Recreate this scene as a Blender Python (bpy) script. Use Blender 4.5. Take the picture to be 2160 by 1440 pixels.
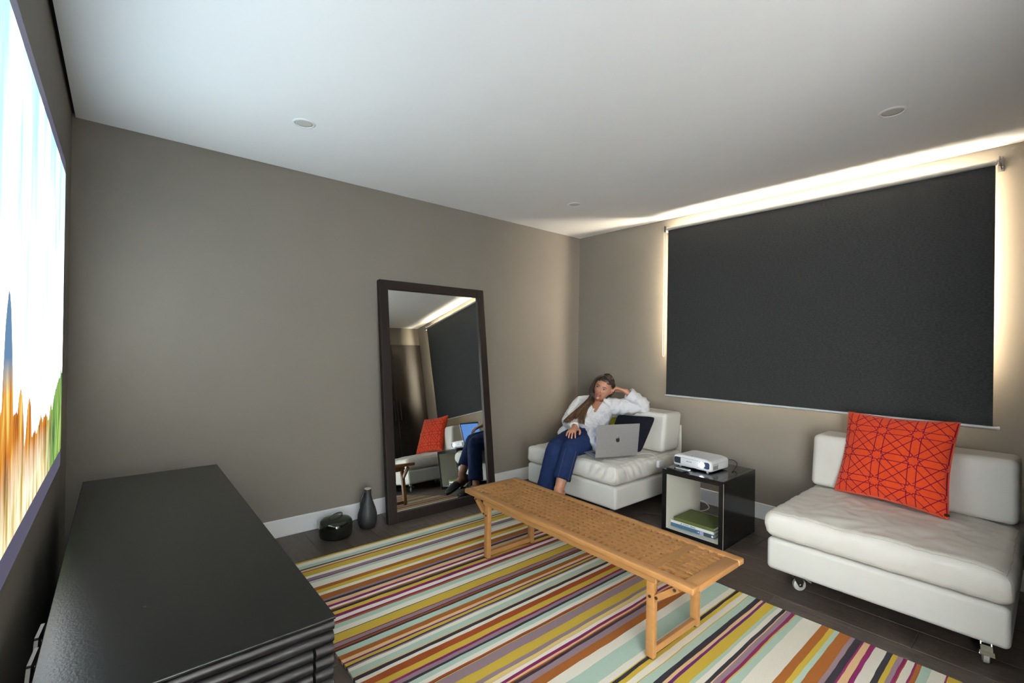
import bpy, bmesh, math, random
from mathutils import Vector, Matrix, noise
random.seed(7)
S = bpy.context.scene
C = S.collection
for o in list(bpy.data.objects): bpy.data.objects.remove(o)
PI = math.pi
V = Vector

# ------------------------------------------------------------------ camera, world, lights, exposure
W = 3.8835            # room width (screen wall x=0, blind wall x=W); mirror wall y=0
H = 2.4               # ceiling
YR = -3.44            # rear wall
yaw, pitch, roll = math.radians(40.307), math.radians(.219), math.radians(.849)
fw = V((math.sin(yaw)*math.cos(pitch), math.cos(yaw)*math.cos(pitch), math.sin(pitch)))
rt = V((math.cos(yaw), -math.sin(yaw), 0)); up = rt.cross(fw)
r2 = rt*math.cos(roll)+up*math.sin(roll); u2 = -rt*math.sin(roll)+up*math.cos(roll)
cam = bpy.data.cameras.new('camera'); camo = bpy.data.objects.new('camera', cam); C.objects.link(camo)
camo.matrix_world = Matrix(((r2.x, u2.x, -fw.x, .1998), (r2.y, u2.y, -fw.y, -3.2636), (r2.z, u2.z, -fw.z, 1.2654), (0, 0, 0, 1)))
cam.sensor_width = 36; cam.lens = 976.04/2160*36; cam.shift_y = 5.13/2160
cam.clip_start = .02
S.camera = camo

wd = bpy.data.worlds.new('daylight'); S.world = wd; wd.use_nodes = True
bg = wd.node_tree.nodes['Background']; bg.inputs[0].default_value = (1, .9, .78, 1); bg.inputs[1].default_value = 4.0

EXPOSURE = .75
SCREEN_STRENGTH = 4.3
WINDOW_POWER = 800
HALL_FILL_POWER = 620
al = bpy.data.lights.new('daylight_through_window', 'AREA'); al.shape = 'RECTANGLE'
al.size = 2.1; al.size_y = 1.7; al.energy = WINDOW_POWER; al.color = (1, .85, .65)
alo = bpy.data.objects.new('daylight_through_window', al); C.objects.link(alo)
alo.location = (W+.17, (-1.13-2.965)/2, 1.745); alo.rotation_euler = (0, math.radians(90), 0)
# local x -> vertical after the turn
al.size, al.size_y = 1.03, 1.80

hl = bpy.data.lights.new('added_hall_fill', 'AREA'); hl.shape = 'RECTANGLE'; hl.size = 1.2; hl.size_y = 1.1; hl.energy = HALL_FILL_POWER; hl.color = (.89, .95, 1)  # added fill light from an unseen hall, there to brighten the room
hlo = bpy.data.objects.new('added_hall_fill', hl); C.objects.link(hlo)
hlo.location = (-.1, -4.08, .80); hlo.rotation_euler = (math.radians(90), 0, math.radians(180-62))

S.view_settings.view_transform = 'Standard'; S.view_settings.look = 'None'
S.view_settings.exposure = EXPOSURE; S.view_settings.gamma = 1.0; S.view_settings.use_curve_mapping = False
S.cycles.use_denoising = True
S.cycles.max_bounces = 10; S.cycles.diffuse_bounces = 7; S.cycles.glossy_bounces = 6; S.cycles.transmission_bounces = 8
S.cycles.caustics_reflective = False; S.cycles.caustics_refractive = False
S.cycles.sample_clamp_indirect = 6

# ------------------------------------------------------------------ materials
def lin(c):
    r = []
    for x in c[:3]:
        x /= 255.
        r.append(x/12.92 if x <= .04045 else ((x+.055)/1.055)**2.4)
    return (*r, 1)
MATS = {}
def mat(name, rgb, rough=.5, metal=0, var=0, vscale=8, bump=0, bscale=60, stretch=(1, 1, 1), spec=.5, rnd=0, coat=0, detail=4, sheen=0, grain=None):
    if name in MATS: return MATS[name]
    m = bpy.data.materials.new(name); m.use_nodes = True; nt = m.node_tree; N = nt.nodes; L = nt.links
    b = N['Principled BSDF']; b.inputs['Base Color'].default_value = lin(rgb); b.inputs['Roughness'].default_value = rough
    b.inputs['Metallic'].default_value = metal; b.inputs['Specular IOR Level'].default_value = spec
    b.inputs['Coat Weight'].default_value = coat; b.inputs['Sheen Weight'].default_value = sheen
    tc = N.new('ShaderNodeTexCoord'); mp = N.new('ShaderNodeMapping'); mp.inputs['Scale'].default_value = stretch
    L.new(tc.outputs['Object'], mp.inputs[0])
    col = None
    if var:
        n = N.new('ShaderNodeTexNoise'); n.inputs['Scale'].default_value = vscale; n.inputs['Detail'].default_value = detail
        L.new(mp.outputs[0], n.inputs['Vector'])
        mr = N.new('ShaderNodeMapRange'); mr.inputs[1].default_value = .3; mr.inputs[2].default_value = .7
        mr.inputs[3].default_value = 1-var; mr.inputs[4].default_value = 1+var; L.new(n.outputs[0], mr.inputs[0])
        hs = N.new('ShaderNodeHueSaturation'); hs.inputs['Color'].default_value = lin(rgb); L.new(mr.outputs[0], hs.inputs['Value'])
        col = hs
        if rnd:
            oi = N.new('ShaderNodeObjectInfo'); m2 = N.new('ShaderNodeMapRange'); m2.inputs[3].default_value = 1-rnd; m2.inputs[4].default_value = 1+rnd
            L.new(oi.outputs['Random'], m2.inputs[0]); mu = N.new('ShaderNodeMath'); mu.operation = 'MULTIPLY'
            L.new(mr.outputs[0], mu.inputs[0]); L.new(m2.outputs[0], mu.inputs[1]); L.new(mu.outputs[0], hs.inputs['Value'])
            ad = N.new('ShaderNodeVectorMath'); L.new(mp.outputs[0], ad.inputs[0])
            sc = N.new('ShaderNodeMath'); sc.operation = 'MULTIPLY'; sc.inputs[1].default_value = 37; L.new(oi.outputs['Random'], sc.inputs[0])
            L.new(sc.outputs[0], ad.inputs[1]); L.new(ad.outputs[0], n.inputs['Vector'])
        L.new(hs.outputs[0], b.inputs['Base Color'])
    if bump:
        n2 = N.new('ShaderNodeTexNoise'); n2.inputs['Scale'].default_value = bscale; n2.inputs['Detail'].default_value = 3
        L.new(mp.outputs[0], n2.inputs['Vector'])
        bp = N.new('ShaderNodeBump'); bp.inputs['Strength'].default_value = bump; bp.inputs['Distance'].default_value = .004
        L.new(n2.outputs[0], bp.inputs['Height']); L.new(bp.outputs[0], b.inputs['Normal'])
    MATS[name] = m
    return m
def emis(name, rgb, strength):
    m = bpy.data.materials.new(name); m.use_nodes = True; N = m.node_tree.nodes
    b = N['Principled BSDF']; b.inputs['Base Color'].default_value = (0, 0, 0, 1); b.inputs['Emission Color'].default_value = lin(rgb); b.inputs['Emission Strength'].default_value = strength
    MATS[name] = m; return m
m_wall = mat('wall_paint', (116, 110, 101), .75, var=.02, vscale=3, bump=.12, bscale=220, spec=.25)
m_ceil = mat('ceiling_paint', (244, 245, 246), .85, var=.01, vscale=2, bump=.04, bscale=260, spec=.2)
m_gap = mat('shadow_gap', (20, 19, 18), .9)
m_white = mat('white_gloss_paint', (214, 214, 214), .35, var=.01)
m_plank = mat('dark_stained_oak', (66, 56, 49), .42, var=.35, vscale=7, bump=.35, bscale=40, stretch=(9, .7, 3), rnd=.22, detail=8)
m_sub = mat('joint_highlight', (170, 156, 142), .8)  # pale slab colour imitates light caught on the board bevels
m_leather = mat('white_leather', (214, 210, 202), .5, var=.035, vscale=5, bump=.12, bscale=130)
m_leather2 = mat('white_leather_base', (204, 202, 195), .5, var=.02, vscale=5, bump=.08, bscale=130)
m_seam = mat('stitching', (186, 178, 160), .7)
m_chrome = mat('chrome', (200, 200, 202), .18, 1)
m_rubber = mat('grey_wheel', (150, 148, 142), .45)
m_pedal = mat('brake_pedal_metal', (188, 184, 162), .35, .6)
m_black = mat('black_lacquer', (15, 15, 16), .15, var=.05, vscale=40, bump=.05, bscale=90)
m_inner = mat('off_white_laminate', (205, 202, 190), .5, var=.01)
m_top = mat('black_painted_wood', (15, 15, 13), .24, var=.12, vscale=22, bump=.06, bscale=160)
_nt = m_top.node_tree; _b = _nt.nodes['Principled BSDF']; _src = _b.inputs['Base Color'].links[0].from_socket
_n = _nt.nodes.new('ShaderNodeTexNoise'); _n.inputs['Scale'].default_value = 55; _n.inputs['Detail'].default_value = 1
_tc = _nt.nodes.new('ShaderNodeTexCoord'); _mp = _nt.nodes.new('ShaderNodeMapping'); _mp.inputs['Scale'].default_value = (.5, 1, 1); _nt.links.new(_tc.outputs['Object'], _mp.inputs[0]); _nt.links.new(_mp.outputs[0], _n.inputs['Vector'])
_r = _nt.nodes.new('ShaderNodeMapRange'); _r.inputs[1].default_value = .80; _r.inputs[2].default_value = .84; _nt.links.new(_n.outputs[0], _r.inputs[0])
_x = _nt.nodes.new('ShaderNodeMix'); _x.data_type = 'RGBA'; _nt.links.new(_r.outputs[0], _x.inputs[0]); _nt.links.new(_src, _x.inputs[6]); _x.inputs[7].default_value = lin((120, 116, 104)); _nt.links.new(_x.outputs[2], _b.inputs['Base Color'])
m_slat = mat('black_satin_slat', (23, 21, 22), .32, var=.08, vscale=18, bump=.05, bscale=90)
m_frame = mat('dark_espresso_wood', (28, 20, 17), .5, spec=.25, var=.2, vscale=12, stretch=(6, 6, .6))
m_ward = mat('dark_oak_veneer', (31, 25, 21), .33, spec=.35, var=.22, vscale=9, stretch=(9, 9, .5), bump=.15, bscale=30)
m_blackmetal = mat('black_metal', (18, 18, 18), .35, .3)
m_teak = mat('honey_teak', (150, 106, 60), .42, var=.10, vscale=9, stretch=(6, .8, 6), bump=.06, bscale=40, rnd=.06)
m_teak2 = mat('honey_teak_cross', (146, 102, 57), .42, var=.10, vscale=9, stretch=(.8, 6, 6), bump=.06, bscale=40, rnd=.06)
m_bolt = mat('dark_bolt', (58, 36, 24), .5)
m_blind = mat('charcoal_blind_fabric', (43, 43, 43), .85, var=.34, vscale=150, stretch=(1, .5, 1.5), bump=.25, bscale=300, spec=.2, detail=6)
m_backing = mat('white_blind_backing', (225, 222, 214), .8)
m_alu = mat('pale_aluminium', (205, 208, 212), .32, .35)
m_tube = mat('grey_roller', (160, 156, 148), .5)
m_plastic = mat('white_plastic', (224, 224, 226), .35)
m_dkplastic = mat('dark_plastic', (26, 28, 34), .3)
m_ink = mat('dark_ink', (30, 32, 44), .5)
m_laptop = mat('brushed_aluminium', (156, 153, 151), .4, .5, var=.03, vscale=60)
m_key = mat('black_keys', (22, 22, 24), .5)
m_red = mat('orange_red_wool', (184, 60, 24), .9, var=.06, vscale=60, bump=.25, bscale=420, spec=.1, sheen=.15)
m_thread = mat('crimson_thread', (112, 10, 40), .8, spec=.1)
m_navy = mat('navy_felt', (22, 22, 30), .95, var=.18, vscale=90, bump=.2, bscale=420, spec=.1)
m_yel = mat('yellow_print', (170, 166, 50), .9, var=.25, vscale=40, spec=.1)
m_skin = mat('skin', (168, 116, 90), .5, var=.05, vscale=20)
m_lip = mat('lips', (134, 74, 68), .45)
m_brow = mat('brow_hair', (62, 44, 32), .7)
m_eye = mat('eye_white', (150, 146, 140), .25)
m_iris = mat('iris', (24, 24, 22), .2)
m_hair = mat('brown_hair', (44, 28, 18), .45, var=.4, vscale=30, stretch=(1, 1, .3))
m_hair2 = mat('light_brown_hair_lengths', (92, 60, 32), .42, var=.4, vscale=40)  # lengths a lighter brown than the hair on top
m_shirt = mat('white_linen', (214, 212, 212), .85, var=.03, vscale=14, bump=.3, bscale=70, spec=.15)
m_jean = mat('indigo_denim', (18, 34, 70), .85, var=.18, vscale=26, bump=.25, bscale=300, spec=.2)
m_stitch = mat('denim_stitch', (78, 86, 120), .8)
m_shoe = mat('black_leather', (20, 18, 18), .35)
m_jug = mat('charcoal_stoneware', (26, 26, 29), .55, var=.15, vscale=12, bump=.06, bscale=60)
m_jugrim = mat('jug_rim_clay', (176, 170, 148), .7)
m_gbook = mat('green_cloth', (74, 82, 34), .85, var=.06, vscale=60)
m_page = mat('paper', (214, 212, 202), .8)
m_wbook = mat('white_cover', (220, 219, 216), .5)
m_bbook = mat('slate_blue_cover', (56, 92, 116), .5, var=.1, vscale=9)
m_bbook2 = mat('dark_slate_cover', (48, 62, 72), .5)
m_steel = mat('grey_steel', (120, 118, 116), .35, .8)
m_down = mat('downlight_trim', (236, 236, 236), .5)
m_downin = mat('downlight_lens', (205, 203, 198), .4)
m_winframe = mat('white_window_frame', (225, 224, 220), .4)

# smoked glass, window glass, mirror
def glassmat(name, rgb, rough=0, ior=1.45):
    m = bpy.data.materials.new(name); m.use_nodes = True; b = m.node_tree.nodes['Principled BSDF']
    b.inputs['Base Color'].default_value = lin(rgb); b.inputs['Transmission Weight'].default_value = 1; b.inputs['Roughness'].default_value = rough; b.inputs['IOR'].default_value = ior
    return m
m_smoke = glassmat('smoked_glass', (150, 156, 142), .02)
m_pane = bpy.data.materials.new('window_glass'); m_pane.use_nodes = True
nt = m_pane.node_tree; nt.nodes.remove(nt.nodes['Principled BSDF'])
tr = nt.nodes.new('ShaderNodeBsdfTransparent'); gl = nt.nodes.new('ShaderNodeBsdfGlossy'); gl.inputs['Roughness'].default_value = .02
mx = nt.nodes.new('ShaderNodeMixShader'); mx.inputs[0].default_value = .06
nt.links.new(tr.outputs[0], mx.inputs[1]); nt.links.new(gl.outputs[0], mx.inputs[2]); nt.links.new(mx.outputs[0], nt.nodes['Material Output'].inputs[0])
m_mirror = mat('mirror_silver', (226, 230, 228), .003, 1)

# ------------------------------------------------------------------ mesh helpers
ROOTM = {}
def tag(o, label, cat, group=None):
    o['label'] = label; o['category'] = cat
    if group: o['group'] = group
    return o
def thing(name, label, cat, loc=(0, 0, 0), rz=0, group=None):
    o = bpy.data.objects.new(name, None); o.empty_display_size = .1; C.objects.link(o)
    o.location = loc; o.rotation_euler = (0, 0, rz)
    ROOTM[o.name] = Matrix.Translation(V(loc)) @ Matrix.Rotation(rz, 4, 'Z')
    return tag(o, label, cat, group)
class MB:
    def __init__(s): s.v = []; s.f = []
    def add(s, vs, fs):
        n = len(s.v); s.v += [V(p) for p in vs]; s.f += [tuple(i+n for i in f) for f in fs]; return s
    def box(s, a, b):
        x0, y0, z0 = [min(p, q) for p, q in zip(a, b)]; x1, y1, z1 = [max(p, q) for p, q in zip(a, b)]
        return s.add([(x0, y0, z0), (x1, y0, z0), (x1, y1, z0), (x0, y1, z0), (x0, y0, z1), (x1, y0, z1), (x1, y1, z1), (x0, y1, z1)],
                     [(3, 2, 1, 0), (4, 5, 6, 7), (0, 1, 5, 4), (1, 2, 6, 5), (2, 3, 7, 6), (3, 0, 4, 7)])
    def bbox(s, a, b, r=.004, seg=2):        # bevelled box
        lo = [min(p, q) for p, q in zip(a, b)]; hi = [max(p, q) for p, q in zip(a, b)]
        bm = bmesh.new(); bmesh.ops.create_cube(bm, size=1)
        for v in bm.verts: v.co = V([(l+h)/2+c*(h-l) for c, l, h in zip(v.co, lo, hi)])
        bmesh.ops.bevel(bm, geom=bm.edges[:], offset=r, segments=seg, affect='EDGES', profile=.5)
        bm.verts.index_update(); s.add([v.co.copy() for v in bm.verts], [[v.index for v in f.verts] for f in bm.faces]); bm.free(); return s
    def beam(s, p, q, w, h, upv=(0, 0, 1)):  # rectangular bar p->q
        p, q = V(p), V(q); d = (q-p).normalized(); a = d.cross(V(upv)).normalized(); b = a.cross(d)
        vs = [e+a*sx*w/2+b*sy*h/2 for e in (p, q) for sx, sy in ((-1, -1), (1, -1), (1, 1), (-1, 1))]
        return s.add(vs, [(3, 2, 1, 0), (4, 5, 6, 7), (0, 1, 5, 4), (1, 2, 6, 5), (2, 3, 7, 6), (3, 0, 4, 7)])
    def tube(s, pts, rad, n=10, side=None, cap='round', closed=False):
        pts = [V(p) for p in pts]; m = len(pts)
        if not isinstance(rad, (list, tuple)): rad = [rad]*m
        R = [(r, r) if not isinstance(r, (list, tuple)) else r for r in rad]
        T = []
        for i in range(m):
            if closed: t = pts[(i+1) % m]-pts[i-1]
            else: t = pts[min(i+1, m-1)]-pts[max(i-1, 0)]
            T.append(t.normalized())
        if side is None:
            side = V((0, 0, 1)) if abs(T[0].z) < .9 else V((1, 0, 0))
        sides = side if isinstance(side, list) else None
        a = V(sides[0]) if sides else V(side)
        rings = []; A = []
        for i in range(m):
            if sides: a = V(sides[i])
            a = (a-T[i]*a.dot(T[i])).normalized(); A.append(a.copy())
        seq = [(pts[i], R[i][0], R[i][1], A[i], T[i].cross(A[i])) for i in range(m)]
        if cap == 'round' and not closed:
            pre = [(pts[0]-T[0]*min(R[0])*math.sin(k), R[0][0]*math.cos(k), R[0][1]*math.cos(k), A[0], T[0].cross(A[0])) for k in (1.3, .9, .45)]
            post = [(pts[-1]+T[-1]*min(R[-1])*math.sin(k), R[-1][0]*math.cos(k), R[-1][1]*math.cos(k), A[-1], T[-1].cross(A[-1])) for k in (.45, .9, 1.3)]
            seq = pre+seq+post
        vs = []; fs = []
        for p, ra, rb, aa, bb in seq:
            for j in range(n):
                t = 2*PI*j/n; vs.append(p+aa*math.cos(t)*ra+bb*math.sin(t)*rb)
        k = len(seq)
        for i in range(k if closed else k-1):
            for j in range(n):
                i2 = (i+1) % k; fs.append((i*n+j, i*n+(j+1) % n, i2*n+(j+1) % n, i2*n+j))
        if not closed and cap != 'open':
            fs.append(tuple(range(n-1, -1, -1))); fs.append(tuple((k-1)*n+j for j in range(n)))
        return s.add(vs, fs)
    def lathe(s, prof, c=(0, 0, 0), n=40, axis='Z'):
        vs = []; fs = []; c = V(c)
        for r, z in prof:
            for j in range(n):
                t = 2*PI*j/n
                p = V((r*math.cos(t), r*math.sin(t), z))
                if axis == 'X': p = V((p.z, p.x, p.y))
                if axis == 'Y': p = V((p.y, p.z, p.x))
                vs.append(c+p)
        for i in range(len(prof)-1):
            for j in range(n): fs.append((i*n+j, i*n+(j+1) % n, (i+1)*n+(j+1) % n, (i+1)*n+j))
        fs.append(tuple(range(n-1, -1, -1))); fs.append(tuple((len(prof)-1)*n+j for j in range(n)))
        return s.add(vs, fs)
    def prism(s, poly, ex):                   # planar polygon (3D points) extruded by vector
        n = len(poly); ex = V(ex); vs = [V(p) for p in poly]+[V(p)+ex for p in poly]
        return s.add(vs, [tuple(range(n-1, -1, -1)), tuple(range(n, 2*n))]+[(i, (i+1) % n, n+(i+1) % n, n+i) for i in range(n)])
    def ball(s, c, r, M=None, n=16, m=10, f=None):
        vs = []; fs = []; c = V(c); r = V(r) if not isinstance(r, (int, float)) else V((r, r, r))
        for i in range(m+1):
            ph = PI*i/m
            for j in range(n):
                t = 2*PI*j/n; p = V((math.sin(ph)*math.cos(t), math.sin(ph)*math.sin(t), math.cos(ph)))
                q = f(p) if f else V((p.x*r.x, p.y*r.y, p.z*r.z))
                vs.append(c+(M @ q if M else q))
        for i in range(m):
            for j in range(n): fs.append((i*n+j, (i+1)*n+j, (i+1)*n+(j+1) % n, i*n+(j+1) % n))
        return s.add(vs, fs)
    def rbox(s, a, b, r, n=(6, 6, 3), k=4, fn=None):   # soft box with rounded edges, dense enough to deform
        lo = V([min(p, q) for p, q in zip(a, b)]); hi = V([max(p, q) for p, q in zip(a, b)]); c = (lo+hi)/2; h = (hi-lo)/2
        ax = []
        for i in range(3):
            e = h[i]-r
            arc = [e+r*math.tan(t*PI/4/k) for t in range(1, k+1)]
            inner = [-e+2*e*t/n[i] for t in range(n[i]+1)]
            ax.append([-x for x in reversed(arc)]+inner+arc)
        idx = {}; vs = []; fs = []
        def vid(p):
            key = tuple(round(x, 5) for x in p)
            if key not in idx:
                q = V([max(-(h[i]-r), min(h[i]-r, p[i])) for i in range(3)]); d = V(p)-q
                q = q+d.normalized()*r+c
                if fn: q = fn(q)
                idx[key] = len(vs); vs.append(q)
            return idx[key]
        for i in range(3):
            j, l = (i+1) % 3, (i+2) % 3
            for sg in (-1, 1):
                for u in range(len(ax[j])-1):
                    for w in range(len(ax[l])-1):
                        q = []
                        for du, dw in ((0, 0), (1, 0), (1, 1), (0, 1)):
                            p = [0, 0, 0]; p[i] = sg*h[i]; p[j] = ax[j][u+du]; p[l] = ax[l][w+dw]; q.append(vid(p))
                        fs.append(tuple(q) if sg > 0 else tuple(reversed(q)))
        return s.add(vs, fs)
    def mesh(s, name):
        me = bpy.data.meshes.new(name); me.from_pydata([tuple(v) for v in s.v], [], s.f); me.update(); return me
    def build(s, name, m, parent=None, smooth=False, world=False, ang=None):
        me = s.mesh(name); me.materials.append(m)
        o = bpy.data.objects.new(name, me); C.objects.link(o)
        return finish(o, parent, smooth, world, ang)
def finish(o, parent, smooth, world, ang=None):
    me = o.data
    if parent:
        o.parent = parent
        if world:
            r = parent
            while r.parent: r = r.parent
            if r.name in ROOTM: me.transform(ROOTM[r.name].inverted())
    if smooth or ang:
        me.polygons.foreach_set('use_smooth', [True]*len(me.polygons))
        if ang: me.set_sharp_from_angle(angle=math.radians(ang))
    me.update()
    return o
def struct(o): o['kind'] = 'structure'; return o
def fuse(mb, name, m, parent, voxel, smooth=4, fn=None, kill=None, world=True):
    """voxel-remesh overlapping shapes into one continuous skin"""
    me = mb.mesh(name); t = bpy.data.objects.new('tmp', me); C.objects.link(t)
    md = t.modifiers.new('r', 'REMESH'); md.mode = 'VOXEL'; md.voxel_size = voxel
    if smooth:
        sm = t.modifiers.new('s', 'SMOOTH'); sm.iterations = smooth; sm.factor = .5
    dg = bpy.context.evaluated_depsgraph_get(); dg.update()
    ev = t.evaluated_get(dg); out = bpy.data.meshes.new_from_object(ev, depsgraph=dg)
    bpy.data.objects.remove(t); out.name = name
    if fn:
        ns = [v.normal.copy() for v in out.vertices]
        for v, nn in zip(out.vertices, ns): v.co = fn(v.co.copy(), nn)
    if kill:
        bm = bmesh.new(); bm.from_mesh(out)
        bmesh.ops.delete(bm, geom=[v for v in bm.verts if kill(v.co)], context='VERTS')
        for it in range(10):                     # even out the cut edge
            nb = {v: [e.other_vert(v).co.copy() for e in v.link_edges if e.is_boundary] for v in bm.verts if v.is_boundary}
            for v, q in nb.items():
                if len(q) == 2: v.co = v.co*.4+(q[0]+q[1])*.3
        bm.to_mesh(out); bm.free()
    out.materials.clear(); out.materials.append(m)
    o = bpy.data.objects.new(name, out); C.objects.link(o)
    return finish(o, parent, True, world)
def text_mesh(body, size, M, m, name, parent, ext=.0005, spacing=1.0, world=True):
    cu = bpy.data.curves.new('t', 'FONT'); cu.body = body; cu.size = size; cu.extrude = ext; cu.align_x = 'CENTER'; cu.align_y = 'CENTER'; cu.space_character = spacing; cu.resolution_u = 3
    t = bpy.data.objects.new('t', cu); C.objects.link(t)
    dg = bpy.context.evaluated_depsgraph_get(); dg.update()
    me = bpy.data.meshes.new_from_object(t.evaluated_get(dg), depsgraph=dg); bpy.data.objects.remove(t)
    me.transform(M); me.name = name; me.materials.clear(); me.materials.append(m)
    o = bpy.data.objects.new(name, me); C.objects.link(o)
    return finish(o, parent, False, world)
def frame_m(o, x, y, z): # matrix from axes + origin
    x, y, z, o = V(x), V(y), V(z), V(o)
    return Matrix(((x.x, y.x, z.x, o.x), (x.y, y.y, z.y, o.y), (x.z, y.z, z.z, o.z), (0, 0, 0, 1)))
def spline(pts, n):
    pts = [V(p) for p in pts]; P = [pts[0]*2-pts[1]]+pts+[pts[-1]*2-pts[-2]]; out = []
    for i in range(1, len(P)-2):
        for k in range(n):
            t = k/n; a, b, c, d = P[i-1:i+3]
            out.append(.5*((2*b)+(c-a)*t+(2*a-5*b+4*c-d)*t*t+(3*b-a-3*c+d)*t**3))
    return out+[pts[-1]]

# ------------------------------------------------------------------ room shell
T = .12
fl = struct(MB().box((0, YR, -.06), (W, 0, -.0165)).build('floor', m_sub))
struct(MB().box((-T, YR-T, -.06), (0, T, H+.06)).build('wall_left', m_wall))
struct(MB().box((0, 0, -.06), (W, T, H+.06)).build('wall_back', m_wall))
dx0, dx1, dz = .06, 1.80, 2.25      # opening added behind the camera, widened to let the hall fill through
struct(MB().box((-1.1, YR-T, -.06), (dx0, YR, H+.06)).box((dx1, YR-T, -.06), (W, YR, H+.06)).box((dx0, YR-T, dz), (dx1, YR, H+.06)).build('wall_rear', m_wall))
m_hall = mat('hall_paint', (226, 225, 222), .8)  # unseen hall added around the fill light
struct(MB().box((-1.1, -5.6, -.06), (-1.0, YR-T, H+.06)).build('wall_hall_left', m_hall))
struct(MB().box((2.5, -5.6, -.06), (2.6, YR-T, H+.06)).build('wall_hall_right', m_hall))
struct(MB().box((-1.1, -5.7, -.06), (2.6, -5.6, H+.06)).build('wall_hall_end', m_hall))
struct(MB().box((-1.1, -5.7, H), (2.6, YR-T, H+.06)).build('ceiling_hall', m_hall))
struct(MB().box((-1.1, -5.7, -.06), (2.6, YR, 0)).build('floor_hall', m_plank))
struct(MB().bbox((dx1, YR, 0), (dx1+.07, YR+.015, dz+.07), .003, 1).bbox((dx0, YR, dz), (dx1, YR+.015, dz+.07), .003, 1).build('trim_1', m_white))
# blind wall with window opening
wy0, wy1, wz0, wz1 = -1.13, -2.94, 1.2, 2.285
wr = MB()
for a, b in (((W, T, -.06), (W+.2, wy0, H+.06)), ((W, wy1, -.06), (W+.2, YR-T, H+.06)), ((W, wy0, -.06), (W+.2, wy1, wz0)), ((W, wy0, wz1), (W+.2, wy1, H+.06))): wr.box(a, b)
struct(wr.build('wall_right', m_wall))
ce = struct(MB().box((.013, YR+.005, H), (W-.006, -.006, H+.012)).build('ceiling', m_ceil))
MB().box((-T, YR, H+.02), (W+.2, T, H+.06)).build('shadow_gap', m_gap, ce)
for n, a, b in (('baseboard_back', (0, -.014, 0), (W, 0, .115)), ('baseboard_right', (W-.014, YR, 0), (W, -.014, .115)), ('baseboard_left', (0, YR, 0), (.014, -.014, .115))):
    struct(MB().bbox(a, b, .003, 2).build(n, m_white))
# floor boards along y, each its own piece
x = 1.148-.183*7; row = 0; forced = {16: [-2.868], 17: [-2.55]}
bw = .183
for k in range(-7, 16):
    xa, xb = max(.0, 1.148+k*bw), min(W, 1.148+(k+1)*bw)
    if xb-xa < .005: continue
    joints = []
    if k == 9: joints = [-.95, -2.868]
    elif k == 10: joints = [-.7, -2.55]
    else:
        y = -random.uniform(.3, 1.5)
        while y > YR+.3: joints.append(y); y -= random.uniform(1.1, 1.7)
    ys = [0.]+joints+[YR]
    for i in range(len(ys)-1):
        MB().bbox((xa+.0009, ys[i+1]+.0009, -.016), (xb-.0009, ys[i]-.0009, 0), .0014, 1).build('floor_board', m_plank, fl)
# window behind the blind
w1 = struct(MB().box((W+.09, wy0, wz0), (W+.13, wy0-.05, wz1)).box((W+.09, wy1+.05, wz0), (W+.13, wy1, wz1)).box((W+.09, wy0-.05, wz0), (W+.13, wy1+.05, wz0+.05)).box((W+.09, wy0-.05, wz1-.04), (W+.13, wy1+.05, wz1)).box((W+.09, -2.085, wz0+.05), (W+.13, -2.035, wz1-.04)).build('window_1', m_winframe))
for a, b in ((wy0-.05, -2.035), (-2.085, wy1+.05)):
    MB().box((W+.108, a, wz0+.05), (W+.112, b, wz1-.04)).build('pane', m_pane, w1)

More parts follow.
